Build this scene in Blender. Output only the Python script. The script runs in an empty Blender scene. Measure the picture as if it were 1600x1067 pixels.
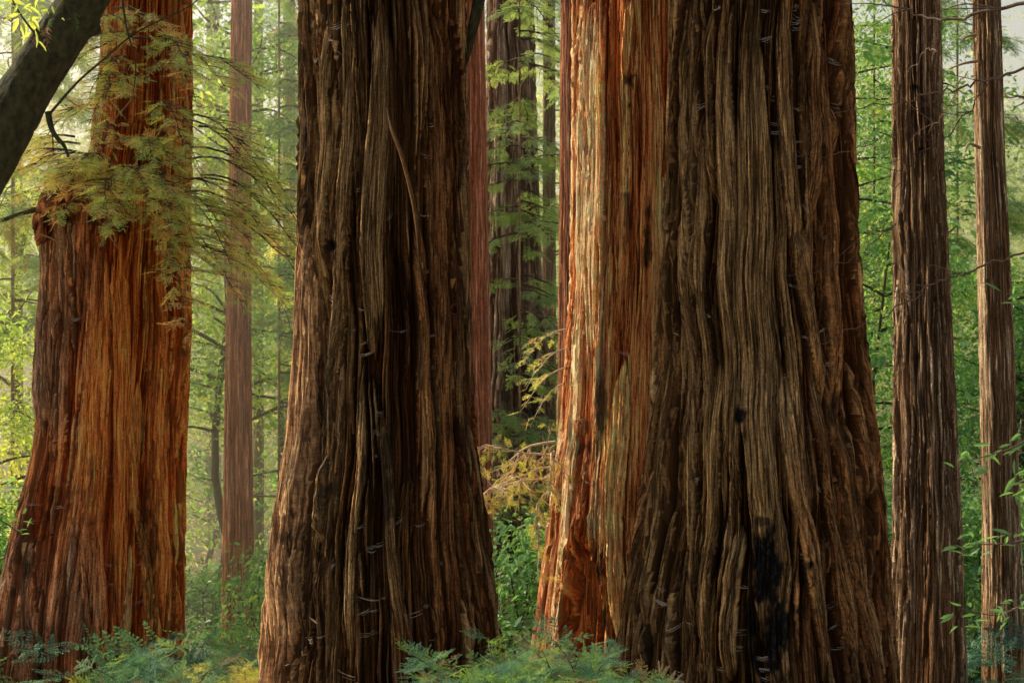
import bpy, math
import numpy as np

# ------------------------------------------------------------------ frame
FOV = 0.72            # 36 mm sensor, 50 mm lens
CZ = 1.6              # eye height
SUN_AZ = 27.0         # degrees behind the picture plane, on the left
SUN_EL = 33.0
col = bpy.context.scene.collection


def wx(px, Y):
    return (px - 800.0) / 1600.0 * FOV * Y


def wx_inv(x, Y):
    return x / (FOV * Y) * 1600.0 + 800.0


def wz(py, Y):
    return CZ + (533.5 - py) / 1600.0 * FOV * Y


def at(px, py, Y):
    return np.array([wx(px, Y), Y, wz(py, Y)])


_GY = [-400, -60, -20, 0, 3, 9, 27, 34, 46, 60, 90, 140, 400]
_GZ = [30, 4.5, 1.5, 0.1, 0.0, -0.66, -4.98, -5.6, -5.7, -3.6, 3.0, 13.0, 40.0]


def ground_z(x, y):
    return np.interp(y, _GY, _GZ) + 0.10 * np.sin(x * 0.7 + y * 0.31) * np.clip(np.abs(y) / 20, 0, 1)


# ------------------------------------------------------------------ object helpers
def tag(o, label=None, cat=None, group=None, kind=None):
    if label: o['label'] = label
    if cat: o['category'] = cat
    if group: o['group'] = group
    if kind: o['kind'] = kind
    return o


def thing(name, label, cat, loc=(0, 0, 0), group=None):
    o = bpy.data.objects.new(name, None)
    o.empty_display_size = 0.2
    o.location = [float(c) for c in loc]
    col.objects.link(o)
    return tag(o, label, cat, group)


def build(name, V, Fc, mat, parent=None, attrs=None, smooth=True):
    """One mesh object from a vertex array and a quad (or triangle) array, in world coordinates."""
    V = np.asarray(V, dtype=np.float32)
    if parent is not None:
        V = V - np.array(parent_origin(parent), dtype=np.float32)
    Fc = np.asarray(Fc, dtype=np.int32)
    k = Fc.shape[1]
    me = bpy.data.meshes.new(name)
    me.vertices.add(len(V))
    me.vertices.foreach_set('co', V.ravel())
    me.loops.add(Fc.size)
    me.loops.foreach_set('vertex_index', Fc.ravel())
    me.polygons.add(len(Fc))
    me.polygons.foreach_set('loop_start', np.arange(0, Fc.size, k, dtype=np.int32))
    me.polygons.foreach_set('use_smooth', np.full(len(Fc), smooth, dtype=bool))
    for an, arr in (attrs or {}).items():
        arr = np.asarray(arr, dtype=np.float32)
        if arr.ndim == 1:
            a = me.attributes.new(an, 'FLOAT', 'POINT'); a.data.foreach_set('value', arr)
        elif arr.shape[1] == 3:
            a = me.attributes.new(an, 'FLOAT_VECTOR', 'POINT'); a.data.foreach_set('vector', arr.ravel())
        else:
            a = me.attributes.new(an, 'FLOAT_COLOR', 'POINT'); a.data.foreach_set('color', arr.ravel())
    me.update(calc_edges=True)
    me.materials.append(mat)
    o = bpy.data.objects.new(name, me)
    col.objects.link(o)
    if parent is not None:
        o.parent = parent
    return o


def parent_origin(p):
    v = np.zeros(3)
    while p is not None:
        v = v + np.array(p.location)
        p = p.parent
    return v


class Bag:
    """Collects pieces of one mesh."""
    def __init__(self):
        self.V, self.F, self.A, self.n = [], [], [], 0

    def add(self, V, Fc, a=0.5):
        if len(V) == 0: return
        self.V.append(V); self.F.append(np.asarray(Fc) + self.n); self.n += len(V)
        self.A.append(np.full(len(V), a) if np.isscalar(a) else a)

    def build(self, name, mat, parent=None, smooth=True):
        if not self.V: return None
        return build(name, np.concatenate(self.V), np.concatenate(self.F), mat, parent,
                     {'lv': np.concatenate(self.A)}, smooth)


# ------------------------------------------------------------------ noise
_T = np.random.default_rng(1).random((8, 256, 256)).astype(np.float32)


def vn(u, v, s=0):
    """value noise, 0..1"""
    t = _T[s % 8]
    u = u + 37.7 * s; v = v + 91.3 * s
    iu = np.floor(u).astype(np.int64); iv = np.floor(v).astype(np.int64)
    fu = u - iu; fv = v - iv
    fu = fu * fu * (3 - 2 * fu); fv = fv * fv * (3 - 2 * fv)
    a, b = iu & 255, iv & 255
    a1, b1 = (a + 1) & 255, (b + 1) & 255
    return (t[a, b] * (1 - fu) + t[a1, b] * fu) * (1 - fv) + (t[a, b1] * (1 - fu) + t[a1, b1] * fu) * fv


def fbm(u, v, s=0, o=3):
    r = 0; w = 0.5; tot = 0
    for k in range(o):
        r = r + w * vn(u, v, s + k); tot += w
        u = u * 2.03; v = v * 2.03; w *= 0.5
    return r / tot


def sstep(a, b, x):
    t = np.clip((x - a) / (b - a), 0, 1)
    return t * t * (3 - 2 * t)


# ------------------------------------------------------------------ materials
def new_mat(name):
    m = bpy.data.materials.new(name)
    m.use_nodes = True
    nt = m.node_tree
    for n in list(nt.nodes):
        nt.nodes.remove(n)
    return m, nt


def N(nt, t, **kw):
    n = nt.nodes.new(t)
    for k, v in kw.items():
        if k in ('operation', 'blend_type', 'data_type', 'attribute_name', 'noise_dimensions', 'interpolation'):
            setattr(n, k, v)
        else:
            n.inputs[k].default_value = v
    return n


def ramp(nt, stops):
    r = nt.nodes.new('ShaderNodeValToRGB')
    el = r.color_ramp.elements
    while len(el) < len(stops): el.new(0.5)
    for e, (p, c) in zip(el, stops):
        e.position = p
        e.color = (c[0], c[1], c[2], 1)
    return r


def mixc(nt, fac, a, b, mode='MIX'):
    m = nt.nodes.new('ShaderNodeMix')
    m.data_type = 'RGBA'; m.blend_type = mode
    L = nt.links
    for sock, v in ((m.inputs[0], fac), (m.inputs[6], a), (m.inputs[7], b)):
        if hasattr(v, 'is_linked') or hasattr(v, 'links'):
            L.new(v, sock)
        else:
            sock.default_value = v if not isinstance(v, tuple) else (*v, 1)[:4]
    return m.outputs[2]


def mathn(nt, op, a, b=None, clamp=False):
    m = nt.nodes.new('ShaderNodeMath'); m.operation = op; m.use_clamp = clamp
    for sock, v in zip(m.inputs, (a, b)):
        if v is None: continue
        if hasattr(v, 'links'): nt.links.new(v, sock)
        else: sock.default_value = v
    return m.outputs[0]


def bark_mat(name, red, brown, grey, deep, fib=1.0, bump=0.8, lines=0.85, gain=1.0):
    """Fibrous bark. 'bk' = (tint, relief, char, weathering plus painted rim light); 'buv' = unwrapped coordinates in metres."""
    m, nt = new_mat(name)
    L = nt.links
    at_ = N(nt, 'ShaderNodeAttribute', attribute_name='bk')
    sep = nt.nodes.new('ShaderNodeSeparateColor'); L.new(at_.outputs['Color'], sep.inputs[0])
    tint, rel, char, wea_rim = sep.outputs[0], sep.outputs[1], sep.outputs[2], at_.outputs['Alpha']
    uv = N(nt, 'ShaderNodeAttribute', attribute_name='buv')

    def noise(su, sv, det=3, rough=0.6):
        mp = nt.nodes.new('ShaderNodeMapping'); mp.inputs['Scale'].default_value = (su, sv, 1)
        L.new(uv.outputs['Vector'], mp.inputs['Vector'])
        n = nt.nodes.new('ShaderNodeTexNoise'); n.inputs['Scale'].default_value = 1
        n.inputs['Detail'].default_value = det; n.inputs['Roughness'].default_value = rough
        L.new(mp.outputs[0], n.inputs['Vector'])
        return n.outputs['Fac']
    fine = noise(85 * fib, 2.2, 4, 0.75)
    mid = noise(24 * fib, 1.1, 5, 0.7)
    blot = noise(4, 1.2, 4, 0.6)
    ln1 = mathn(nt, 'ABSOLUTE', mathn(nt, 'SUBTRACT', noise(34 * fib, 0.55, 4, 0.6), 0.5))
    ln2 = mathn(nt, 'ABSOLUTE', mathn(nt, 'SUBTRACT', noise(75 * fib, 1.1, 3, 0.6), 0.5))
    speck = noise(60, 22, 4, 0.7)
    # weathered tops against redder sides
    w = mathn(nt, 'ADD', wea_rim, mathn(nt, 'MULTIPLY', mathn(nt, 'SUBTRACT', blot, 0.5), 1.1))
    w = mathn(nt, 'ADD', w, mathn(nt, 'MULTIPLY', mathn(nt, 'SUBTRACT', tint, 0.5), 0.7), True)
    body = mixc(nt, tint, tuple(red), tuple(brown))
    c = mixc(nt, w, body, tuple(grey))
    tv = ramp(nt, [(0.0, (0.62, 0.58, 0.55)), (0.5, (0.95, 0.93, 0.9)), (1.0, (1.3, 1.3, 1.28))]); L.new(tint, tv.inputs[0])
    c = mixc(nt, 1.0, c, tv.outputs[0], 'MULTIPLY')
    c = mixc(nt, mathn(nt, 'SUBTRACT', wea_rim, 1.0, True), c, (0.95, 0.56, 0.30))  # past full weathering, a pale rim of sunlight is painted into the bark
    rr = ramp(nt, [(0.0, deep), (0.45, (0.55, 0.5, 0.45)), (0.85, (1, 1, 1))]); L.new(rel, rr.inputs[0])  # furrow floors darkened in colour: part old dark bark, part painted shade
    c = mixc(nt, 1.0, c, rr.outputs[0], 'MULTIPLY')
    fr = ramp(nt, [(0.34, (0.22, 0.19, 0.17)), (0.5, (0.95, 0.95, 0.95)), (0.66, (1.6, 1.55, 1.45))]); L.new(fine, fr.inputs[0])
    c = mixc(nt, 0.85, c, fr.outputs[0], 'MULTIPLY')
    mr = ramp(nt, [(0.36, (0.30, 0.26, 0.23)), (0.5, (1, 1, 1)), (0.66, (1.4, 1.36, 1.3))]); L.new(mid, mr.inputs[0])
    c = mixc(nt, 0.8, c, mr.outputs[0], 'MULTIPLY')
    sr = ramp(nt, [(0.35, (0.7, 0.7, 0.7)), (0.6, (1.08, 1.08, 1.08))]); L.new(speck, sr.inputs[0])
    c = mixc(nt, 0.6, c, sr.outputs[0], 'MULTIPLY')
    gr = noise(95, 38, 4, 0.75)
    g1 = ramp(nt, [(0.34, (0.5, 0.48, 0.46)), (0.5, (1, 1, 1)), (0.68, (1.45, 1.42, 1.36))]); L.new(gr, g1.inputs[0])
    c = mixc(nt, 0.8, c, g1.outputs[0], 'MULTIPLY')
    cb = mathn(nt, 'ABSOLUTE', mathn(nt, 'SUBTRACT', noise(11, 34, 3, 0.6), 0.5))
    c1 = ramp(nt, [(0.0, (0.3, 0.27, 0.25)), (0.02, (1, 1, 1))]); L.new(cb, c1.inputs[0])
    c = mixc(nt, 0.55, c, c1.outputs[0], 'MULTIPLY')
    l1 = ramp(nt, [(0.0, (0.16, 0.13, 0.11)), (0.022, (0.5, 0.47, 0.45)), (0.05, (1, 1, 1))]); L.new(ln1, l1.inputs[0])
    c = mixc(nt, lines, c, l1.outputs[0], 'MULTIPLY')
    l2 = ramp(nt, [(0.0, (0.3, 0.27, 0.25)), (0.05, (1, 1, 1))]); L.new(ln2, l2.inputs[0])
    c = mixc(nt, lines * 0.8, c, l2.outputs[0], 'MULTIPLY')
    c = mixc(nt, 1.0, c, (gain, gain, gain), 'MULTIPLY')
    c = mixc(nt, 1.0, c, (0.92, 0.92, 0.92), 'DARKEN')
    ch = mathn(nt, 'MULTIPLY', char, mathn(nt, 'ADD', 0.45, mathn(nt, 'MULTIPLY', speck, 1.1)), True)
    c = mixc(nt, ch, c, (0.008, 0.009, 0.011))
    b = nt.nodes.new('ShaderNodeBsdfPrincipled')
    L.new(c, b.inputs['Base Color'])
    rg = mathn(nt, 'SUBTRACT', 0.92, mathn(nt, 'MULTIPLY', ch, 0.4)); L.new(rg, b.inputs['Roughness'])
    b.inputs['Specular IOR Level'].default_value = 0.08
    h = mathn(nt, 'ADD', mathn(nt, 'MULTIPLY', fine, 0.5), mathn(nt, 'ADD', mathn(nt, 'MULTIPLY', mid, 1.2), mathn(nt, 'MULTIPLY', mathn(nt, 'ADD', speck, gr), 0.45)))
    h = mathn(nt, 'ADD', h, mathn(nt, 'MULTIPLY', mathn(nt, 'MINIMUM', ln1, 0.05), 12.0))
    bp = nt.nodes.new('ShaderNodeBump'); bp.inputs['Strength'].default_value = bump; bp.inputs['Distance'].default_value = 0.03
    L.new(h, bp.inputs['Height']); L.new(bp.outputs[0], b.inputs['Normal'])
    o = nt.nodes.new('ShaderNodeOutputMaterial'); L.new(b.outputs[0], o.inputs[0])
    return m


def leaf_mat(name, stops, transl=0.45, tcol=(1.5, 1.4, 0.62), gloss=0.12, rough=0.45):
    """Thin leaves: reflected colour from the per-clump value 'lv', warmer light let through."""
    m, nt = new_mat(name)
    L = nt.links
    a = N(nt, 'ShaderNodeAttribute', attribute_name='lv')
    r = ramp(nt, stops); L.new(a.outputs['Fac'], r.inputs[0])
    d = nt.nodes.new('ShaderNodeBsdfPrincipled')
    L.new(r.outputs[0], d.inputs['Base Color']); d.inputs['Roughness'].default_value = rough
    d.inputs['Specular IOR Level'].default_value = gloss
    t = nt.nodes.new('ShaderNodeBsdfTranslucent')
    L.new(mixc(nt, 1.0, r.outputs[0], tcol, 'MULTIPLY'), t.inputs['Color'])
    mx = nt.nodes.new('ShaderNodeMixShader'); mx.inputs[0].default_value = transl
    L.new(d.outputs[0], mx.inputs[1]); L.new(t.outputs[0], mx.inputs[2])
    o = nt.nodes.new('ShaderNodeOutputMaterial'); L.new(mx.outputs[0], o.inputs[0])
    return m


def simple_mat(name, c1, c2, scale=8, rough=0.9, stretch=(1, 1, 1), bump=0.3):
    m, nt = new_mat(name)
    L = nt.links
    tc = nt.nodes.new('ShaderNodeTexCoord')
    mp = nt.nodes.new('ShaderNodeMapping'); mp.inputs['Scale'].default_value = stretch
    L.new(tc.outputs['Object'], mp.inputs[0])
    n = N(nt, 'ShaderNodeTexNoise', Scale=scale, Detail=6, Roughness=0.65); L.new(mp.outputs[0], n.inputs['Vector'])
    r = ramp(nt, [(0.3, c1), (0.7, c2)]); L.new(n.outputs['Fac'], r.inputs[0])
    b = nt.nodes.new('ShaderNodeBsdfPrincipled'); L.new(r.outputs[0], b.inputs['Base Color'])
    b.inputs['Roughness'].default_value = rough; b.inputs['Specular IOR Level'].default_value = 0.25
    bp = nt.nodes.new('ShaderNodeBump'); bp.inputs['Strength'].default_value = bump; bp.inputs['Distance'].default_value = 0.02
    L.new(n.outputs['Fac'], bp.inputs['Height']); L.new(bp.outputs[0], b.inputs['Normal'])
    o = nt.nodes.new('ShaderNodeOutputMaterial'); L.new(b.outputs[0], o.inputs[0])
    return m


def web_mat():
    m, nt = new_mat('cobweb_silk')
    L = nt.links
    d = nt.nodes.new('ShaderNodeBsdfDiffuse'); d.inputs[0].default_value = (0.66, 0.61, 0.54, 1)
    tl = nt.nodes.new('ShaderNodeBsdfTranslucent'); tl.inputs[0].default_value = (0.66, 0.61, 0.54, 1)
    m1 = nt.nodes.new('ShaderNodeMixShader'); m1.inputs[0].default_value = 0.5
    L.new(d.outputs[0], m1.inputs[1]); L.new(tl.outputs[0], m1.inputs[2])
    t = nt.nodes.new('ShaderNodeBsdfTransparent')
    m2 = nt.nodes.new('ShaderNodeMixShader'); m2.inputs[0].default_value = 0.62
    L.new(t.outputs[0], m2.inputs[1]); L.new(m1.outputs[0], m2.inputs[2])
    o = nt.nodes.new('ShaderNodeOutputMaterial'); L.new(m2.outputs[0], o.inputs[0])
    return m


M_dark = bark_mat('dark_redwood_bark', (0.58, 0.225, 0.082), (0.52, 0.262, 0.105), (0.48, 0.318, 0.155), (0.125, 0.07, 0.04), lines=0.82, gain=0.98)  # dark brown bark of the two broad trunks
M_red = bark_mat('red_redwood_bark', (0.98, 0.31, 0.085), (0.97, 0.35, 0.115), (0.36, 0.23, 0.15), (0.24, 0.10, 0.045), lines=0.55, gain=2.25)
M_orange = bark_mat('orange_redwood_bark', (0.98, 0.35, 0.12), (0.98, 0.39, 0.155), (0.80, 0.47, 0.31), (0.26, 0.11, 0.045), lines=0.6, gain=2.2)  # orange bark of the hollow-footed tree
M_slim = bark_mat('slim_redwood_bark', (0.60, 0.37, 0.21), (0.60, 0.41, 0.25), (0.68, 0.51, 0.36), (0.2, 0.13, 0.08), lines=0.7, gain=1.25)
M_rose = bark_mat('rosy_redwood_bark', (0.74, 0.30, 0.17), (0.70, 0.31, 0.19), (0.66, 0.40, 0.28), (0.4, 0.3, 0.25), 0.7, 0.4, lines=0.5, gain=1.3)
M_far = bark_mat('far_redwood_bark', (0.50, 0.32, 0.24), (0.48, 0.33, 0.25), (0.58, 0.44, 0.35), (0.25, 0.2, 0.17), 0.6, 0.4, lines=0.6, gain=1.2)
M_needle = leaf_mat('redwood_needles', [(0.0, (0.389, 0.255, 0.238)), (0.14, (0.432, 0.325, 0.292)), (0.2, (0.130, 0.255, 0.146)), (0.6, (0.206, 0.372, 0.182)), (0.85, (0.357, 0.488, 0.201)), (1.0, (0.594, 0.616, 0.328))], 0.5)
M_needle_blue = leaf_mat('blue_green_needles', [(0.0, (0.272, 0.166, 0.108)), (0.1, (0.320, 0.242, 0.170)), (0.16, (0.074, 0.191, 0.148)), (0.6, (0.136, 0.306, 0.202)), (0.9, (0.246, 0.433, 0.140)), (1.0, (0.370, 0.535, 0.140))], 0.4)  # blue-green of the low feathery growth
M_gold = leaf_mat('golden_needles', [(0.0, (0.616, 0.389, 0.200)), (0.3, (0.762, 0.594, 0.200)), (0.7, (0.829, 0.734, 0.220)), (1.0, (0.616, 0.670, 0.180))], 0.5, tcol=(1.2, 1.2, 0.7))
M_broad = leaf_mat('broad_leaves', [(0.0, (0.090, 0.217, 0.124)), (0.5, (0.199, 0.427, 0.186)), (0.85, (0.434, 0.654, 0.249)), (1.0, (0.759, 0.837, 0.341))], 0.5, gloss=0.22, rough=0.35)
M_lime = leaf_mat('lime_leaves', [(0.0, (0.140, 0.291, 0.108)), (0.5, (0.350, 0.539, 0.163)), (0.85, (0.562, 0.698, 0.240)), (1.0, (0.814, 0.844, 0.370))], 0.55, gloss=0.4)
M_farleaf = leaf_mat('far_leaves', [(0.0, (0.192, 0.312, 0.182)), (0.5, (0.370, 0.503, 0.265)), (0.85, (0.604, 0.679, 0.365)), (1.0, (0.822, 0.842, 0.497))], 0.55, gloss=0.1, rough=0.7)  # paled in the colour itself, as haze over distance would
M_spray = leaf_mat('pale_sprays', [(0.0, (0.719, 0.458, 0.277)), (0.14, (0.800, 0.564, 0.337)), (0.2, (0.352, 0.489, 0.233)), (0.6, (0.543, 0.688, 0.306)), (0.85, (0.833, 0.850, 0.364)), (1.0, (0.850, 0.850, 0.527))], 0.5)
M_bay = simple_mat('bay_bark', (0.014, 0.015, 0.008), (0.085, 0.085, 0.04), 26, 0.95, (1, 1, 0.6), 1.0)
M_twig = simple_mat('dead_twig_bark', (0.06, 0.045, 0.035), (0.16, 0.12, 0.09), 25, 0.9)
M_paletwig = simple_mat('pale_twig_bark', (0.22, 0.14, 0.09), (0.4, 0.28, 0.2), 25, 0.9)
M_creamtwig = simple_mat('cream_twig_bark', (0.55, 0.38, 0.25), (0.78, 0.60, 0.42), 25, 0.9)
M_wood = simple_mat('sapling_bark', (0.05, 0.04, 0.03), (0.13, 0.10, 0.07), 12, 0.9, (1, 1, 0.3))
M_litter = simple_mat('leaf_litter', (0.13, 0.085, 0.05), (0.36, 0.26, 0.16), 6, 0.95)
M_web = web_mat()


# ------------------------------------------------------------------ tubes
def tube(P, R, n=6, a=0.5):
    """Tapered tube along points P with radii R; returns V, F, A."""
    P = np.asarray(P, float); R = np.asarray(R, float)
    m = len(P)
    T = np.gradient(P, axis=0); T /= np.linalg.norm(T, axis=1)[:, None] + 1e-9
    ref = np.array([0.0, 0.0, 1.0]) if abs(T[0][2]) < 0.9 else np.array([1.0, 0.0, 0.0])
    B1 = np.cross(T, ref); B1 /= np.linalg.norm(B1, axis=1)[:, None] + 1e-9
    B2 = np.cross(T, B1)
    th = np.linspace(0, 2 * math.pi, n, endpoint=False)
    V = P[:, None, :] + R[:, None, None] * (np.cos(th)[None, :, None] * B1[:, None, :] + np.sin(th)[None, :, None] * B2[:, None, :])
    V = V.reshape(-1, 3)
    i, j = np.meshgrid(np.arange(m - 1), np.arange(n), indexing='ij')
    j1 = (j + 1) % n
    Fq = np.stack([i * n + j, i * n + j1, (i + 1) * n + j1, (i + 1) * n + j], -1).reshape(-1, 4)
    return V, Fq, np.full(len(V), a)


def smooth_path(P, k=6):
    P = np.asarray(P, float)
    t = np.arange(len(P)); tt = np.linspace(0, len(P) - 1, (len(P) - 1) * k + 1)
    out = []
    for x in tt:                                       # Catmull-Rom
        i = int(min(math.floor(x), len(P) - 2)); f = x - i
        p0, p1, p2, p3 = P[max(i - 1, 0)], P[i], P[i + 1], P[min(i + 2, len(P) - 1)]
        out.append(0.5 * ((2 * p1) + (-p0 + p2) * f + (2 * p0 - 5 * p1 + 4 * p2 - p3) * f * f + (-p0 + 3 * p1 - 3 * p2 + p3) * f ** 3))
    return np.array(out)


# ------------------------------------------------------------------ big redwood trunks
def trunk(name, parent, prof, Y, mat, seed, w2=(0.03, 0.075), h2=0.085, n2=1.0, n3=1.0, floor=-0.06, lobes=(), explicit=(),
          char=(), dents=(), weather=0.5, weather_rim_fn=None, slope=0.03, flute=0.03, density=1.0, top_z=16.0, fine_amp=1.0):
    """One closed-round trunk with relief: ridges and hanging strips of bark over a fibrous bed.
    prof: (py, left px, right px) at depth Y."""
    rg = np.random.default_rng(seed)
    prof = sorted(prof)
    zs = np.array([wz(p[0], Y) for p in prof])[::-1]
    al = np.arctan((np.array([p[1] for p in prof])[::-1] - 800.0) / 1600.0 * FOV)
    ar = np.arctan((np.array([p[2] for p in prof])[::-1] - 800.0) / 1600.0 * FOV)
    mc = np.tan((al + ar) / 2) * Y                       # circle whose two tangents from the eye are al and ar
    mr = np.sin((ar - al) / 2) * Y / np.cos((al + ar) / 2)
    xl, xr = mc - mr, mc + mr
    pxm = FOV * Y / 1024.0
    z0 = wz(1085, Y); z1 = wz(-30, Y)
    zg = min(float(ground_z(np.array((xl[0] + xr[0]) / 2), Y)) - 0.5, z0 - 0.1)
    z = np.concatenate([np.arange(zg, z0, pxm * 6), np.arange(z0, z1, pxm * 0.95 / density), np.arange(z1, top_z, 0.25)])
    xc = np.interp(z, zs, (xl + xr) / 2)
    R = np.interp(z, zs, (xr - xl) / 2)
    ks = np.hanning(2 * max(2, int(0.35 / pxm)) + 1)[1:-1]; ks /= ks.sum()

    def smz(v):
        zi = np.arange(z[0], z[-1], pxm); q = np.interp(zi, z, v); h_ = len(ks) // 2
        return np.interp(z, zi, np.convolve(np.pad(q, h_, mode='edge'), ks, 'same')[h_:h_ + len(zi)])
    xc, R = smz(xc), smz(R)
    above = z > zs[-1]
    R = np.where(above, R * np.clip(1 - (z - zs[-1]) * 0.018, 0.3, 1), R)
    Rref = float(np.median(R[(z > z0) & (z < z1)]))
    R = R - (floor + h2 * 1.02) * 0.85
    Rz = R + floor + h2 * 0.9
    dth = min(pxm * 0.66 / density / Rref, 0.03)
    th = np.concatenate([np.arange(-math.pi, -1.85, dth * 5), np.arange(-1.85, 1.85, dth), np.arange(1.85, math.pi, dth * 5)])
    nz, nt_ = len(z), len(th)
    u = th * Rref
    U, Z = np.meshgrid(u, z)
    TH = U / Rref
    # warp, so that edges are ragged
    Uw = U + 0.004 * (vn(U * 14, Z * 1.2, seed) - 0.5) * 2 + 0.006 * (fbm(U * 28, Z * 9, seed + 1, 4) - 0.5) * 2 * np.clip(np.cos(TH), 0.2, 1)
    fib = (fbm(Uw * 55, Z * 1.6, seed + 2, 3) - 0.5)
    fib2 = (fbm(Uw * 22, Z * 0.9, seed + 3, 3) - 0.5)
    crack = 1 - sstep(0.0, 0.055, np.abs(fbm(Uw * 24, Z * 0.40, seed + 5, 3) - 0.5))
    crack2 = 1 - sstep(0.0, 0.10, np.abs(fbm(Uw * 55 + 9, Z * 0.9, seed + 6, 3) - 0.5))
    fk = fbm(Uw * 13 + 4, Z * 0.30, seed + 1, 4) * 9
    flake = (np.floor(fk) + sstep(0.75, 1.0, fk - np.floor(fk))) / 9 - 0.5
    D = floor + 0.05 * fib2 * fine_amp * 1.6 + 0.02 * fib * fine_amp - 0.02 * crack * fine_amp
    tint = 0.25 + 0.3 * vn(Uw * 8, Z * 0.6, seed + 4)
    uvw = Uw.copy()                                    # bark grain follows the strips

    def lay(zc, uc, hw, h, edge, tn, cap=1.0):
        """rows zc (index array), per-row centre uc, half-width hw, height h"""
        lo = np.searchsorted(u, (uc - hw).min() - 0.03); hi = np.searchsorted(u, (uc + hw).max() + 0.03)
        if hi - lo < 2: return
        r0, r1 = zc[0], zc[-1] + 1
        t = np.abs(Uw[r0:r1, lo:hi] - uc[:, None]) / (hw[:, None] + 1e-5)
        eg = np.minimum(np.maximum(edge, 2.6 * dth * Rref / (hw[:, None] + 1e-5)), 1.0)
        p = np.clip((1 - t) / eg, 0, 1) ** 0.45
        top = h[:, None] * p + (0.010 * fib2[r0:r1, lo:hi] + 0.016 * fib[r0:r1, lo:hi] - 0.042 * crack[r0:r1, lo:hi] - 0.016 * crack2[r0:r1, lo:hi] + 0.085 * flake[r0:r1, lo:hi]) * fine_amp * p - 0.006 * t * t
        cur = D[r0:r1, lo:hi]
        new = np.where(t < 1, floor + top, -9)
        msk = new > cur
        cur[msk] = new[msk]
        tt = tint[r0:r1, lo:hi]; tt[msk] = tn
        g = uvw[r0:r1, lo:hi]; gv = Uw[r0:r1, lo:hi] - uc[:, None] + tn * 17
        g[msk] = gv[msk]

    C = 2 * math.pi * Rref
    H = z[-1] - z[0]
    zf0, zf1 = z[0], min(z1 + 1.0, z[-1])

    def strip(zs_, ln, uc0, sl, hw0, h0, edge, wob, taper):
        i0 = np.searchsorted(z, zs_); i1 = np.searchsorted(z, zs_ + ln)
        if i1 - i0 < 3: return
        idx = np.arange(i0, i1); zz = z[idx]; t = (zz - zs_) / ln
        ph = rg.random() * 50
        w1 = (vn(zz * 0.45 + ph, zz * 0 + ph, seed) - 0.5) * 1.3 * wob + (vn(zz * 2.3 + ph, zz * 0 + ph, seed + 1) - 0.5) * wob * 0.3
        uc = uc0 + sl * (zz - zs_) + w1
        tp = np.clip(np.minimum(t, 1 - t) / taper, 0, 1) ** 0.6
        hw = hw0 * tp * (0.85 + 0.3 * vn(zz * 0.9 + ph, zz * 0, seed + 2))
        h = h0 * (0.45 + 0.55 * tp) * (0.9 + 0.2 * vn(zz * 0.7 + ph, zz * 0 + 3, seed + 3))
        lay(idx, uc, hw, h, edge, rg.random())

    nr = int(n2 * C / 0.105 * (zf1 - zf0) / 2.6)
    for k in range(nr):
        ln = rg.uniform(1.4, 4.2)
        strip(rg.uniform(zf0 - 2.0, zf1), ln, rg.uniform(-C / 2, C / 2), rg.normal(0, slope), w2[0] + (w2[1] - w2[0]) * rg.random() ** 1.7,
              h2 * rg.uniform(0.35, 1.0), rg.uniform(0.10, 0.35), rg.uniform(0.004, 0.022), rg.uniform(0.08, 0.4))
    nr = int(1.7 * n3 * C / 0.08 * (zf1 - zf0) / 1.0)
    for k in range(nr):
        ln = rg.uniform(0.35, 1.5)
        strip(rg.uniform(zf0, zf1), ln, rg.uniform(-C / 2, C / 2), rg.normal(0, slope * 1.5), rg.uniform(0.006, 0.022),
              h2 * rg.uniform(0.7, 1.15), rg.uniform(0.2, 0.5), 0.010, rg.uniform(0.2, 0.5))
    for pts, hw0, h0, tn in explicit:
        pts = sorted(pts, key=lambda q: -q[1])
        pz, pth = [], []
        for (a, b) in pts:
            yd, zq, sq = Y, wz(b, Y), 0.0
            for it in range(12):
                rq, cq = np.interp(zq, z, Rz), np.interp(zq, z, xc)
                sq = float(np.clip((wx(a, yd) - cq) / rq, -0.95, 0.95))
                yd = Y - rq * math.sqrt(1 - sq * sq); zq = wz(b, yd)
            pz.append(zq); pth.append(math.asin(sq))
        pz = np.array(pz); pth = np.array(pth)
        i0 = np.searchsorted(z, pz[0]); i1 = np.searchsorted(z, pz[-1])
        idx = np.arange(i0, i1)
        if len(idx) < 3: continue
        zz = z[idx]
        s = np.sin(np.interp(zz, pz, pth))
        uc = np.arcsin(s) * Rref + (vn(zz * 1.2, zz * 0 + 5, seed) - 0.5) * 0.012
        t = (zz - pz[0]) / (pz[-1] - pz[0])
        tp = np.clip(np.minimum(t, 1 - t) / 0.14 + 0.25 * (vn(zz * 9, zz * 0 + 2, seed) - 0.5), 0, 1) ** 0.5
        hw = hw0 * tp * (0.8 + 0.4 * vn(zz * 1.4, zz * 0 + 9, seed)) * Rref / R[idx]
        lay(idx, uc, hw, h0 * (0.25 + 0.75 * np.clip(np.minimum(t, 1 - t) / 0.22, 0, 1)), 0.18, tn)
    # knots and pits
    Dl = np.zeros_like(D)
    for k in range(6):
        a0 = rg.uniform(0, 6.28); nn = [3, 4, 5, 7, 9, 12][k]
        grow = 0.6 + 0.9 * sstep(wz(300, Y), wz(1067, Y), Z)
        Dl += flute * (0.9 / (1 + 0.25 * k)) * np.cos(nn * TH + a0 + 0.7 * np.sin(Z * 0.5 + k)) * grow
    for (t0, tw, fn) in lobes:
        zt = fn(Z + 0.17 * (fbm(U * 8, Z * 5, seed + 5, 4) - 0.5) * 2, TH)
        Dl += np.exp(-((TH - math.radians(t0)) / math.radians(tw)) ** 2) * zt
    Dl += 0.05 * (fbm(U * 1.6, Z * 0.8, seed + 6, 3) - 0.5)
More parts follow.
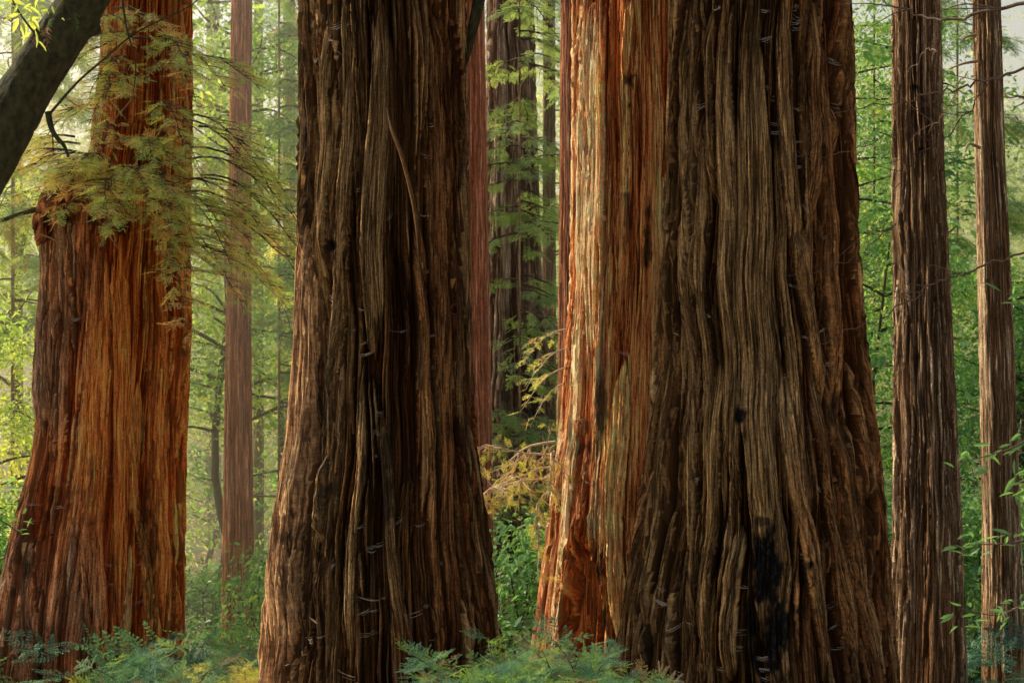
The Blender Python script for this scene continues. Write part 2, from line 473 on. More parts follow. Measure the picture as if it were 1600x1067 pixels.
    ch = np.zeros_like(D)
    RR = R[:, None] + D + Dl
    # fit the outline to the profile: silhouette seen from the eye, smoothed over height
    sx = (xc[:, None] + RR * np.sin(TH)) / (Y - RR * np.cos(TH))
    k = max(1, int(0.30 / (pxm * 0.95 / density)))
    ker = np.hanning(2 * k + 3)[1:-1]; ker /= ker.sum()

    def sm(v):
        return np.convolve(np.pad(v, k, mode='edge'), ker, 'valid')
    a0 = np.arctan(sm(sx.min(1))); a1 = np.arctan(sm(sx.max(1)))
    t0_ = np.arctan((np.interp(z, zs, np.array([p[1] for p in prof])[::-1]) - 800) / 1600 * FOV)
    t1_ = np.arctan((np.interp(z, zs, np.array([p[2] for p in prof])[::-1]) - 800) / 1600 * FOV)
    t0_, t1_ = smz(t0_), smz(t1_)
    for (t0, tw, fn) in lobes:                           # a lobe pushes the outline out on its own side
        t0_ = a0
    sc_ = np.where(above, 1, np.clip((t1_ - t0_) / (a1 - a0), 0.7, 1.3))
    xc = xc + np.where(above, 0, np.tan((t1_ + t0_) / 2) * Y - np.tan((a0 + a1) / 2) * Y)
    R = R * sc_
    RR = RR * sc_[:, None]
    yd = Y - RR * np.cos(TH)
    px = (xc[:, None] + RR * np.sin(TH)) / (FOV * yd) * 1600 + 800
    py = 533.5 - (Z - CZ) / (FOV * yd) * 1600
    front = np.abs(TH) < 1.6
    jit = (fbm(U * 9, Z * 5, seed + 7, 3) - 0.5)
    hollow = np.zeros_like(D); dent = np.zeros_like(D)
    jit2 = (fbm(U * 24, Z * 9, seed + 2, 4) - 0.5)
    for (cx, cy, rx, ry, st) in char:
        q = np.sqrt(((px - cx) / rx) ** 2 + ((py - cy) / ry) ** 2) + jit * 2.0 + jit2 * 1.8 + 0.8 * (0.5 - np.clip((D - floor) / h2, 0, 1))
        ck = st * (1 - sstep(0.45, 1.25, q)) * front
        ck = ck * np.clip(0.45 + 0.75 * fbm(Uw * 34, Z * 2.0, seed + 3, 3) + 0.3 * np.clip((D - floor) / h2, 0, 1), 0, 1)
        ch = np.maximum(ch, ck); dent = dent + 0.03 * ck * (0.5 + jit2 * 2) * min(1, rx / 15)
    for (cx, cy, rx, ry, dp) in dents:
        q = np.sqrt(((px - cx) / rx) ** 2 + ((py - cy) / ry) ** 2) + 0.8 * (fbm(U * 13, Z * 1.3, seed + 4, 4) - 0.5) + 0.10 * jit2
        mk = (1 - sstep(0.72, 1.02, q)) * front
        dent = dent + dp * mk * (1 + 0.5 * (fbm(U * 20, Z * 1.4, seed + 3, 4) - 0.5)) + 0.7 * mk * (D - floor) - 0.05 * np.exp(-((q - 1.05) / 0.09) ** 2) * front * (rx > 20)
        hollow = np.maximum(hollow, mk)
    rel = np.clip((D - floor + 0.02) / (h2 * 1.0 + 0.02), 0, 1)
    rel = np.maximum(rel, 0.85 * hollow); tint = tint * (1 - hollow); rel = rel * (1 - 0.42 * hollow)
    we_rim = np.full_like(D, weather)
    if weather_rim_fn is not None:
        we_rim = weather_rim_fn(px, py, TH)
    we_rim = np.clip(we_rim - hollow, -0.5, 2)
    RR = RR - dent
    Vx = xc[:, None] + RR * np.sin(TH)
    Vy = Y - RR * np.cos(TH) + Rref * 0.0
    V = np.stack([Vx, Vy, Z], -1).reshape(-1, 3)
    i, j = np.meshgrid(np.arange(nz - 1), np.arange(nt_), indexing='ij')
    j1 = (j + 1) % nt_
    Fq = np.stack([i * nt_ + j, i * nt_ + j1, (i + 1) * nt_ + j1, (i + 1) * nt_ + j], -1).reshape(-1, 4)
    bk = np.stack([tint, rel, ch, we_rim], -1).reshape(-1, 4)
    buv = np.stack([uvw, Z, 0 * Z], -1).reshape(-1, 3)
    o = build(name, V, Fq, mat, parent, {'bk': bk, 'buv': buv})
    return dict(obj=o, D=D, RR=RR, xc=xc, Y=Y, z=z, th=th, px=px, py=py, rel=rel, R=R, Rref=Rref)


def cobwebs(tk, parent, n, seed, minw=0.02, maxw=0.17, py0=10, py1=1060):
    """Small sagging webs that bridge the furrows between bark ridges."""
    rg = np.random.default_rng(seed)
    rows = np.where((tk['py'][:, 0] > py0) & (tk['py'][:, 0] < py1))[0]
    th, Rref = tk['th'], tk['Rref']
    made = 0; tries = 0
    while made < n and tries < n * 40:
        tries += 1
        r = int(rg.choice(rows))
        jc = np.searchsorted(th, math.asin(rg.uniform(-0.97, 0.97)))
        if tk['rel'][r, jc] > 0.45: continue
        a = jc
        while a > 5 and tk['rel'][r, a] < 0.62: a -= 1
        b = jc
        while b < len(th) - 5 and tk['rel'][r, b] < 0.62: b += 1
        w = (th[b] - th[a]) * Rref
        if w < minw or w > maxw: continue

        def pos(j, push=0.006):
            q = tk['RR'][r, j] + push
            return np.array([tk['xc'][r] + q * math.sin(th[j]), tk['Y'] - q * math.cos(th[j]), tk['z'][r]])
        A, B = pos(a), pos(b)
        if rg.random() < 0.35: B = A + (B - A) * rg.uniform(0.5, 0.8)
        B[2] += rg.normal(0, 0.25) * w
        out = (A + B) / 2 - np.array([tk['xc'][r], tk['Y'], 0]); out[2] = 0
        out /= np.linalg.norm(out)
        m = 9
        t = np.linspace(0, 1, m)
        sag = rg.uniform(0.0, 0.14) * w
        bag = Bag()
        for s in range(int(rg.integers(4, 7))):
            dz = rg.normal(0, 0.011)
            f0, f1 = sorted(rg.uniform(-0.1, 1.1, 2)) if s else (0, 1)
            t = np.linspace(max(0, f0), min(1, f1), m)
            Pm = A[None] * (1 - t[:, None]) + B[None] * t[:, None]
            Pm[:, 2] += -4 * sag * t * (1 - t) * rg.uniform(0.5, 1.2) + dz + rg.normal(0, 0.004) * (t - 0.5)
            Pm += rg.normal(0, 0.0012, Pm.shape)
            hw = rg.uniform(0.0008, 0.0018) * (0.5 + np.sin(t * math.pi)) * rg.uniform(0.6, 1.3, m)
            ax = np.array([0, 0, 1.0]) + out * rg.uniform(-0.8, 0.8)
            V = np.concatenate([Pm - ax * hw[:, None], Pm + ax * hw[:, None]])
            Fq = [[k, k + 1, m + k + 1, m + k] for k in range(m - 1)]
            bag.add(V, Fq)
        # a thin hammock sheet running back into the furrow
        if rg.random() < 0.08:
            t = np.linspace(0, 1, m)
            back = -out * min(0.05, w * 0.5)
            Pm = A[None] * (1 - t[:, None]) + B[None] * t[:, None]; Pm[:, 2] += -4 * sag * t * (1 - t)
            Q = Pm + back * np.sin(t * math.pi)[:, None]; Q[:, 2] += 0.008
            bag.add(np.concatenate([Pm, Q]), [[k, k + 1, m + k + 1, m + k] for k in range(m - 1)])
        bag.build('cobweb', M_web, parent)
        made += 1


# ------------------------------------------------------------------ foliage
def frond(seed, L=0.34, nside=9, nl=0.017, nw=0.0042, step=0.008, simple=False):
    """Flat redwood spray along +x: side twigs with two rows of needles. Vertices and quads."""
    rg = np.random.default_rng(seed)
    V, Fq = [], []

    def needle(p, d, ln, w):
        side = np.array([-d[1], d[0], 0.0])
        b = len(V)
        m = p + d * ln * 0.45
        V.extend([p, m + side * w + [0, 0, rg.normal(0, 0.1 * ln)], p + d * ln + [0, 0, -0.15 * ln], m - side * w])
        Fq.append([b, b + 1, b + 2, b + 3])

    def twig(p0, ang, ln):
        n = max(3, int(ln / step)); p = np.array(p0, float)
        curve = rg.normal(0, 0.35)
        pts = [p.copy()]
        for k in range(n):
            a = ang + curve * k / n
            d = np.array([math.cos(a), math.sin(a), -0.10 * k / n])
            p = p + d * ln / n; pts.append(p.copy())
            sz = nl * (1 - 0.45 * (k / n)) * rg.uniform(0.8, 1.15)
            for s in (-1, 1):
                aa = a + s * rg.uniform(0.8, 1.1)
                needle(p, np.array([math.cos(aa), math.sin(aa), rg.normal(0, 0.12)]), sz, nw)
        needle(p, np.array([math.cos(a), math.sin(a), 0]), nl, nw)
        q0, q1 = pts[0], pts[-1]
        b = len(V); w = 0.0016; sd = np.array([-math.sin(ang), math.cos(ang), 0]) * w
        V.extend([q0 - sd, q0 + sd, q1 + sd * 0.4, q1 - sd * 0.4]); Fq.append([b, b + 1, b + 2, b + 3])
    for k in range(nside):
        t = (k + 0.5) / nside
        ln = L * (0.46 * (1 - t) ** 0.8 + 0.10) * rg.uniform(0.75, 1.15)
        for s in (-1, 1):
            if rg.random() < 0.12: continue
            twig([L * 0.85 * t + rg.normal(0, 0.004), 0, -0.04 * t * t], s * rg.uniform(0.7, 1.0), ln)
    twig([L * 0.8, 0, -0.03], 0.0, L * 0.28)
    b = len(V)
    V.extend([np.array([0, -0.003, 0]), np.array([L, 0, -0.04]), np.array([L, 0.001, -0.04]), np.array([0, 0.003, 0])]); Fq.append([b, b + 1, b + 2, b + 3])
    return np.array(V), np.array(Fq)


FRONDS = [frond(s, nside=7, nl=0.018, nw=0.0032, step=0.0105) for s in range(5)]
FRONDS_FAR = [frond(20 + s, L=0.55, nside=6, nl=0.045, nw=0.010, step=0.030) for s in range(4)]
FRONDS_FERN = [frond(40 + s, L=0.40, nside=7, nl=0.024, nw=0.0040, step=0.014) for s in range(4)]


def rot_basis(heading, pitch, roll):
    """x axis along heading with pitch; arrays of shape (n,)"""
    ch, sh, cp, sp, cr, sr = np.cos(heading), np.sin(heading), np.cos(pitch), np.sin(pitch), np.cos(roll), np.sin(roll)
    X = np.stack([ch * cp, sh * cp, sp], -1)
    Yv = np.stack([-sh, ch, 0 * ch], -1)
    Zv = np.cross(X, Yv)
    Y2 = Yv * cr[:, None] + Zv * sr[:, None]
    Z2 = np.cross(X, Y2)
    return np.stack([X, Y2, Z2], 1)     # rows are axes


def inst(bag, protos, pos, heading, pitch, roll, scale, lv, rg):
    pos = np.asarray(pos, float); n = len(pos)
    if n == 0: return
    which = rg.integers(0, len(protos), n)
    B = rot_basis(np.asarray(heading), np.asarray(pitch), np.asarray(roll)) * np.asarray(scale)[:, None, None]
    lv = np.asarray(lv)
    for k, (pv, pf) in enumerate(protos):
        s = np.where(which == k)[0]
        if len(s) == 0: continue
        W = np.einsum('vk,nkj->nvj', pv, B[s]) + pos[s][:, None, :]
        m = len(pv)
        Fq = pf[None] + (np.arange(len(s)) * m)[:, None, None]
        a = np.repeat(lv[s], m)
        bag.add(W.reshape(-1, 3), Fq.reshape(-1, 4), a)


def conifer_branch(p0, heading, length, rise, droop, rg, nsub=7, rad=0.012):
    """Path of a limb that leaves the trunk, sags and lifts its tip; plus side twigs. Returns list of (path, radii) and spray anchors."""
    n = 9; t = np.linspace(0, 1, n)
    d = np.array([math.cos(heading), math.sin(heading), 0])
    P = p0[None] + d[None] * (length * t)[:, None]
    P[:, 2] += rise * length * t - droop * length * t * t
    P += rg.normal(0, 0.015 * length, P.shape) * t[:, None]
    paths = [(P, rad * (1 - 0.8 * t))]
    anchors = []
    for k in range(nsub):
        tt = 0.18 + 0.82 * (k + rg.random() * 0.6) / nsub
        i = min(int(tt * (n - 1)), n - 2); f = tt * (n - 1) - i
        q = P[i] * (1 - f) + P[i + 1] * f
        for s in (-1, 1):
            if rg.random() < 0.15: continue
            h2 = heading + s * rg.uniform(0.5, 1.1)
            l2 = length * (0.42 * (1 - tt) + 0.12) * rg.uniform(0.6, 1.2)
            m = 5; t2 = np.linspace(0, 1, m)
            d2 = np.array([math.cos(h2), math.sin(h2), 0])
            Q = q[None] + d2[None] * (l2 * t2)[:, None]
            Q[:, 2] += -rg.uniform(0.1, 0.5) * l2 * t2 ** 1.5
            paths.append((Q, rad * 0.4 * (1 - 0.8 * t2)))
            for e in range(max(2, int(l2 / 0.16))):
                g = (e + 0.6) / max(2, int(l2 / 0.16)); g = min(g, 1.0)
                ii = min(int(g * (m - 1)), m - 2); ff = g * (m - 1) - ii
                anchors.append((Q[ii] * (1 - ff) + Q[ii + 1] * ff, h2 + rg.normal(0, 0.55)))
    anchors.append((P[-1], heading))
    return paths, anchors


def leaf_proto(L=1.0, W=0.36):
    V = np.array([[0, 0, 0], [0.35, W / 2, 0.06], [0.7, W * 0.38, 0.03], [1, 0, -0.08], [0.7, -W * 0.38, 0.03], [0.35, -W / 2, 0.06], [0.35, 0, 0], [0.7, 0, -0.02]]) * L
    Fq = np.array([[0, 6, 1, 1], [6, 7, 2, 1], [7, 3, 2, 2], [0, 5, 6, 6], [6, 5, 4, 7], [7, 4, 3, 3]])
    Fq = np.array([[0, 1, 2, 7], [7, 2, 3, 4], [0, 7, 4, 5]])
    return V[[0, 1, 2, 3, 4, 5, 6, 7]], Fq


def cluster(seed, n, leaf, spread, W=0.4):
    """A twig end with n leaves, extent about 'spread'."""
    rg = np.random.default_rng(seed)
    lv_, lf_ = leaf_proto(1.0, W)
    V, Fq, b = [], [], 0
    pos = rg.normal(0, 1, (n, 3)) * np.array([spread, spread, spread * 0.6]) * 0.5
    hd = np.arctan2(pos[:, 1], pos[:, 0]) + rg.normal(0, 0.8, n)
    B = rot_basis(hd, rg.normal(-0.35, 0.4, n), rg.normal(0, 0.6, n)) * (leaf * rg.uniform(0.6, 1.25, n))[:, None, None]
    W_ = np.einsum('vk,nkj->nvj', lv_, B) + pos[:, None, :]
    m = len(lv_)
    return W_.reshape(-1, 3), (lf_[None] + (np.arange(n) * m)[:, None, None]).reshape(-1, 4)


CL_MID = [cluster(100 + s, 34, 0.11, 0.45) for s in range(5)]
CL_MIX = CL_MID + [cluster(110, 16, 0.17, 0.5), cluster(111, 12, 0.20, 0.55, 0.5), cluster(112, 50, 0.07, 0.4)]
CL_FAR = [cluster(120 + s, 30, 0.22, 0.9, 0.5) for s in range(4)]
CL_NEAR = [cluster(140 + s, 26, 0.085, 0.30, 0.32) for s in range(5)]


def broadleaf(name, label, cat, base, height, spread, nclump, mat, seed, protos=None, cscale=1.0, lvr=(0.2, 1.0), trunk_r=0.07, low=0.12, lean=0.0, group=None, stems=1):
    """A spreading tree or shrub: forked trunk, clumps gathered at the ends of its limbs, holes between them."""
    rg = np.random.default_rng(seed)
    protos = protos or CL_MIX
    base = np.array(base, float); base[2] = float(ground_z(base[0], base[1])) - 0.1
    root = thing(name, label, cat, base, group)
    tb = Bag(); ends = []
    for s in range(stems):
        top = base + np.array([lean * height + rg.normal(0, 0.06 * height), rg.normal(0, 0.05 * height), height * rg.uniform(0.8, 0.95)])
        P = smooth_path([base + rg.normal(0, 0.08, 3) * [1, 1, 0] * stems, base * 0.65 + top * 0.35 + rg.normal(0, 0.04 * height, 3), base * 0.3 + top * 0.7 + rg.normal(0, 0.05 * height, 3), top], 6)
        tb.add(*tube(P, np.linspace(trunk_r, trunk_r * 0.15, len(P)), 8))
        nl = max(7, int(height * 2.6))
        for k in range(nl):
            t = low + (1 - low) * (k + rg.random()) / nl
            q = P[min(int(t * (len(P) - 1)), len(P) - 1)]
            a = rg.uniform(0, 6.28); ln = spread * (0.35 + 0.75 * math.sin(math.pi * min(1, 0.18 + 0.75 * t))) * rg.uniform(0.45, 1.0)
            e = q + np.array([math.cos(a) * ln, math.sin(a) * ln, ln * rg.uniform(-0.1, 0.5)])
            mid = (q + e) / 2 + rg.normal(0, 0.07 * ln, 3)
            L_ = smooth_path([q, mid, e], 4)
            tb.add(*tube(L_, np.linspace(trunk_r * 0.35, 0.006, len(L_)), 5))
            ends += [e, e, (q * 0.25 + e * 0.75), (q * 0.5 + e * 0.5), mid]
    tb.build('trunk', M_wood, root)
    ends = np.array(ends)
    c = ends[rg.integers(0, len(ends), nclump)] + rg.normal(0, 0.16 * spread, (nclump, 3)) * [1, 1, 0.7]
    c[:, 2] = np.maximum(c[:, 2], base[2] + 0.15)
    tone = fbm(c[:, 0] * 0.9 + seed, c[:, 2] * 0.9 + c[:, 1] * 0.5, 3, 2)
    lv = np.clip(lvr[0] + (lvr[1] - lvr[0]) * (tone * 1.9 - 0.5) + rg.normal(0, 0.12, nclump), 0, 1)
    bag = Bag()
    inst(bag, protos, c, rg.uniform(0, 6.28, nclump), rg.normal(0, 0.3, nclump), rg.normal(0, 0.3, nclump), cscale * rg.uniform(0.7, 1.25, nclump), lv, rg)
    bag.build('crown', mat, root, smooth=False)
    return root


def conifer(name, label, cat, px, Y, r_px, seed, zlo, zhi, nb, blen, mat=M_needle, bark=M_far, protos=None, lvr=(0.2, 0.8), fscale=1.0, top=17.0, nsub=7, group=None, sector=None, taper=0.5, top_px=None):
    """A slim redwood whose limbs carry flat drooping sprays: trunk + one crown."""
    rg = np.random.default_rng(seed)
    protos = protos or FRONDS_FAR
    x = wx(px, Y); g = float(ground_z(x, Y)) - 0.3
    root = thing(name, label, cat, (x, Y, g), group)
    r = r_px / 1600 * FOV * Y
    tp = px if top_px is None else top_px
    trunk('trunk', root, [(0, tp - r_px * 0.85, tp + r_px * 0.85), (533, px - r_px, px + r_px), (1000, px - r_px * 1.12, px + r_px * 1.12)], Y, bark, seed,
          w2=(0.02, 0.05), h2=min(0.04, r * 0.18), floor=-min(0.02, r * 0.08), n2=0.6, n3=0.35, flute=min(0.012, r * 0.05), density=0.7, top_z=top, weather=0.4, fine_amp=0.5)
    bb, fb = Bag(), Bag()
    for k in range(nb):
        z = rg.uniform(zlo, zhi)
        h = rg.uniform(0, 6.28) if sector is None else rg.uniform(*sector)
        p0 = np.array([x + (tp - px) / 1600 * FOV * Y * max(0, min(1, (z - CZ) / 4)), Y, z]) + r * 0.8 * np.array([math.cos(h), math.sin(h), 0])
        ln = blen * rg.uniform(0.5, 1.15)
        paths, anc = conifer_branch(p0, h, ln, rg.uniform(-0.1, 0.25), rg.uniform(0.25, 0.6), rg, nsub=nsub, rad=0.02)
        bb = Bag()
        for P, R in paths: bb.add(*tube(P, R, 4))
        bb.build('branch', M_wood, root)
        n = len(anc)
        c = np.array([a[0] for a in anc]); hd = np.array([a[1] for a in anc])
        tone = rg.uniform(0.15, 0.85)
        lv = np.clip(lvr[0] + (lvr[1] - lvr[0]) * (tone + rg.normal(0, 0.25, n)), 0, 1)
        dead = rg.random(n) < 0.06
        lv[dead] = 0.05
        inst(fb, protos, c, hd, rg.normal(-0.45, 0.25, n), rg.normal(0, 0.4, n), fscale * rg.uniform(0.6, 1.15, n), lv, rg)
    if nb:
        fb.build('crown', mat, root, smooth=False)
    return root


# ================================================================== THE SETTING
def build_ground():
    ys = np.concatenate([np.linspace(-400, -20, 30), np.linspace(-18, 60, 130), np.linspace(63, 420, 60)])
    xs = np.concatenate([np.linspace(-420, -42, 30), np.linspace(-40, 40, 110), np.linspace(42, 420, 30)])
    X, Yg = np.meshgrid(xs, ys)
    Zg = ground_z(X, Yg) + 0.16 * (fbm(X * 0.5 + 50, Yg * 0.5 + 50, 2, 3) - 0.5)
    V = np.stack([X, Yg, Zg], -1).reshape(-1, 3)
    n = len(xs)
    i, j = np.meshgrid(np.arange(len(ys) - 1), np.arange(n - 1), indexing='ij')
    Fq = np.stack([i * n + j, i * n + j + 1, (i + 1) * n + j + 1, (i + 1) * n + j], -1).reshape(-1, 4)
    tag(build('ground', V, Fq, M_litter), 'forest floor of brown needle litter sloping away', kind='structure')


build_ground()

# ================================================================== MAIN REDWOODS
# --- the burly red one on the left
g = thing('redwood_tree', 'thick red-barked redwood with a broken burl shoulder, behind leafy sprays on the left', 'tree', (wx(180, 16), 16, float(ground_z(-5, 16))))
T1 = g


def t1_lobe(Zw, TH):
    py = 533.5 - (Zw - CZ) / (FOV * 16) * 1600
    py = py - 48 * sstep(math.radians(-70), math.radians(-15), TH)
    return np.interp(py, [268, 282, 292, 330, 360, 430, 533, 700, 850, 1067], [0, 0.12, 0.46, 0.50, 0.40, 0.33, 0.34, 0.36, 0.40, 0.42])


def t1_weather(px, py, TH):
    w = 0.85 - sstep(100, 210, px + 25 * np.sin(py * 0.012)) * 1.15
    w = np.where(py > 820, w + 0.25 * sstep(820, 1000, py), w)
    w -= 0.6 * np.exp(-(((px - 100) / 45) ** 2 + ((py - 760) / 80) ** 2))
    return np.clip(w, -0.3, 1)


tk1 = trunk('trunk', g, [(-60, 164, 300), (0, 158, 301), (200, 142, 302), (290, 124, 300), (430, 106, 298), (505, 100, 301), (533, 98, 299), (700, 92, 292), (850, 62, 290), (960, 45, 290), (1067, 36, 287)],
            16, M_red, 11, w2=(0.015, 0.10), h2=0.085, n2=0.95, n3=0.75, slope=0.02, flute=0.045, floor=-0.06,
            lobes=[(-62, 48, t1_lobe)], weather_rim_fn=t1_weather,
            char=[(180, 342, 34, 22, 0.9), (98, 308, 12, 26, 1.0), (72, 560, 22, 90, 0.45), (90, 800, 40, 60, 0.5), (215, 230, 26, 40, 0.7), (35, 880, 14, 120, 0.6), (225, 800, 8, 90, 0.6), (235, 900, 8, 80, 0.6), (75, 1030, 25, 40, 0.5)],
            explicit=[([(95, 300), (92, 420), (88, 560), (85, 700)], 0.10, 0.12, 0.7), ([(165, 350), (160, 600), (150, 850), (160, 1060)], 0.11, 0.10, 0.2), ([(190, 360), (195, 600), (190, 1000)], 0.09, 0.11, 0.15),
                      ([(205, 610), (215, 760), (232, 860), (245, 1000)], 0.06, 0.13, 0.4), ([(262, 300), (262, 700), (258, 1000)], 0.06, 0.10, 0.1), ([(60, 880), (40, 980), (20, 1067)], 0.09, 0.13, 0.9)])

# knobbly burl capping the broken shoulder
for (cx, cy, yy, ra, rz_, sd_) in [(92, 312, 15.12, 0.17, 0.20, 1), (70, 352, 15.35, 0.12, 0.20, 2), (122, 300, 14.95, 0.14, 0.13, 3), (152, 322, 14.82, 0.13, 0.10, 4), (190, 336, 14.78, 0.11, 0.07, 5)]:
    th_, ph_ = np.meshgrid(np.linspace(0, 2 * math.pi, 44, endpoint=False), np.linspace(0, math.pi, 30))
    dx, dy, dz = np.sin(ph_) * np.cos(th_), np.sin(ph_) * np.sin(th_), np.cos(ph_)
    rr = 1 + 1.1 * (fbm(dx * 2.2 + dy * 1.3 + 7 * sd_, dz * 2.2 + dy * 1.7 + 3, sd_, 4) - 0.5) + 0.25 * (fbm(dx * 9 + dy * 4, dz * 5 + 3, sd_, 3) - 0.5)
    kc = at(cx, cy, yy)
    V = np.stack([kc[0] + ra * rr * dx, kc[1] + ra * rr * dy, kc[2] + rz_ * rr * dz], -1).reshape(-1, 3)
    Fq = np.array([[i * 44 + j, i * 44 + (j + 1) % 44, (i + 1) * 44 + (j + 1) % 44, (i + 1) * 44 + j] for i in range(29) for j in range(44)])
    rl = np.clip((rr.ravel() - 0.75) * 1.6, 0, 1)
    build('burl', V, Fq, M_red, g, {'bk': np.stack([0.35 + 0 * rl, rl, 0.55 * (1 - rl), 0.75 + 0 * rl], -1), 'buv': np.stack([V[:, 0] + V[:, 1], V[:, 2], 0 * V[:, 0]], -1)})

# --- slim rosy one just behind it
g = thing('redwood_tree', 'straight slim rosy-brown redwood standing right behind the burl-shouldered redwood', 'tree', (wx(370, 27), 27, float(ground_z(-5, 27))))
trunk('trunk', g, [(-60, 361, 395), (0, 361, 394), (260, 357, 393), (533, 352, 393), (800, 348, 396), (960, 346, 397), (1067, 344, 402)], 27, M_rose, 23, w2=(0.015, 0.035), h2=0.022, n2=1.3, n3=0.7, floor=-0.012, flute=0.008, slope=0.01, weather=0.25, fine_amp=0.45)

# --- the dark one left of centre
g = thing('redwood_tree', 'dark shaggy redwood with a sunlit left edge and one strip of bark hanging loose', 'tree', (wx(595, 12), 12, float(ground_z(-1.5, 12))))
T2 = g


def t2_weather_rim(px, py, TH):
    return np.clip(0.75 - 0.5 * sstep(610, 680, px) + 0.15 * sstep(640, 560, px) + 1.1 * sstep(math.radians(-52), math.radians(-68), TH) * sstep(300, 420, py), 0, 2)  # last term paints sun rim light down the left edge


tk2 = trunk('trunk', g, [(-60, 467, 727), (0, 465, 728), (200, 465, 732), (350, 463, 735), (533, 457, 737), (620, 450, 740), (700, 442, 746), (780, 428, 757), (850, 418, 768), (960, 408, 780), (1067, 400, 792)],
            12, M_dark, 31, w2=(0.012, 0.070), h2=0.105, n2=0.95, n3=0.8, slope=0.022, flute=0.045, floor=-0.080, weather_rim_fn=t2_weather_rim,
            char=[(518, 384, 6, 6, 0.9), (505, 640, 16, 120, 0.6), (600, 760, 18, 50, 0.7), (470, 900, 28, 140, 0.5), (725, 500, 8, 300, 0.4), (478, 250, 7, 240, 0.6)],
            explicit=[([(596, 0), (590, 150), (582, 330), (572, 500), (565, 560)], 0.085, 0.14, 0.65), ([(545, 0), (540, 120), (530, 340), (515, 480), (490, 640), (470, 780)], 0.055, 0.15, 0.69),
                      ([(500, 0), (497, 300), (485, 480)], 0.05, 0.14, 0.67), ([(655, 340), (658, 560), (672, 800), (690, 1060)], 0.035, 0.13, 0.47), ([(690, 0), (692, 400), (700, 800), (725, 1060)], 0.07, 0.11, 0.41),
                      ([(580, 640), (600, 800), (612, 940), (640, 1067)], 0.06, 0.13, 0.55), ([(548, 580), (545, 760), (530, 900), (522, 1067)], 0.05, 0.14, 0.71), ([(478, 700), (482, 860)], 0.06, 0.17, 0.71), ([(459, 340), (458, 460), (454, 560), (446, 680), (428, 820), (414, 960), (406, 1067)], 0.16, 0.15, 1.0), ([(470, 380), (468, 520), (460, 640)], 0.03, 0.12, 0.71)])  # wide left-edge slab tinted palest to brighten the painted sun rim
# loose strip of bark hanging across the trunk
P = smooth_path([at(603, 160, 10.93), at(612, 200, 10.88), at(628, 245, 10.86), at(642, 300, 10.90), at(650, 345, 10.95), at(656, 420, 11.0)], 6)
n = len(P); t = np.linspace(0, 1, n)
hw = 0.017 * np.clip(np.minimum(t, 1 - t) / 0.2, 0.15, 1) * (0.9 + 0.2 * vn(t * 9, t * 0, 2))
side = np.array([0.92, -0.3, 0.2]); nrm = np.array([-0.2, -0.9, 0.0])
cr = [P - side * hw[:, None], P + nrm * 0.012, P + side * hw[:, None], P - nrm * 0.012]
V = np.stack(cr, 1).reshape(-1, 3)
Fq = np.array([[i * 4 + j, i * 4 + (j + 1) % 4, (i + 1) * 4 + (j + 1) % 4, (i + 1) * 4 + j] for i in range(n - 1) for j in range(4)])
build('bark_strip', V, Fq, M_dark, g, {'bk': np.tile([0.5, 0.7, 0, 0.7], (len(V), 1)), 'buv': np.stack([np.tile([0, 0.03, 0.06, 0.09], n), V[:, 2], 0 * V[:, 2]], -1)})
# broken limb stub by the right edge, top
P = smooth_path([at(728, 105, 12.0), at(733, 70, 12.0), at(741, 35, 11.95), at(752, -15, 11.9)], 6)
Vt, Ft, At = tube(P, np.linspace(0.03, 0.055, len(P)) * np.clip(np.linspace(0.2, 3, len(P)), 0, 1), 7)
build('branch_stub', Vt, Ft, M_bay, g)

# --- the orange one right of centre
g = thing('redwood_tree', 'orange-red redwood with a hollow at its foot, partly hidden by the broad dark trunk', 'tree', (wx(985, 16.4), 16.4, float(ground_z(1.5, 16.4))))
T3 = g


def t3_weather(px, py, TH):
    w = 0.36 - 0.66 * sstep(930, 965, px + 6 * np.sin(py * 0.02))
    w = w + 0.25 * sstep(600, 800, py) * sstep(1000, 900, px)
    w -= 1.2 * np.exp(-(((px - 910) / 35) ** 2 + ((py - 930) / 95) ** 2))
    return np.clip(w, -0.3, 1)


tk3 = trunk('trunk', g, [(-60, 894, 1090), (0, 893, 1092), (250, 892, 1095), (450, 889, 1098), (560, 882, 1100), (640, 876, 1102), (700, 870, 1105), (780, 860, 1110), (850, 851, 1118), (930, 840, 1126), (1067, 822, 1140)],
            16.4, M_orange, 41, w2=(0.015, 0.09), h2=0.06, n2=0.95, n3=0.7, slope=0.03, flute=0.04, floor=-0.04, weather_rim_fn=t3_weather,
            char=[(982, 330, 6, 50, 0.8), (1012, 370, 5, 40, 0.8), (983, 125, 6, 12, 0.9), (983, 165, 7, 8, 0.9), (940, 630, 8, 36, 0.7), (907, 700, 22, 26, 0.6), (938, 965, 7, 80, 0.9)],
            dents=[(906, 960, 30, 125, 0.20), (930, 985, 12, 95, 0.55)],
            explicit=[([(915, 0), (922, 200), (918, 400), (915, 560)], 0.13, 0.10, 0.8), ([(941, -10), (940, 250), (938, 480), (928, 700), (920, 800)], 0.022, 0.15, 0.6),
                      ([(897, -10), (896, 240), (892, 460), (886, 560), (878, 660), (866, 800), (846, 950), (832, 1060)], 0.15, 0.075, 0.8), ([(975, 560), (960, 720), (955, 860), (965, 1020)], 0.10, 0.13, 0.6), ([(985, 0), (975, 130)], 0.05, 0.12, 0.5), ([(1015, 0), (1010, 400), (995, 640), (985, 800)], 0.09, 0.10, 0.1)])
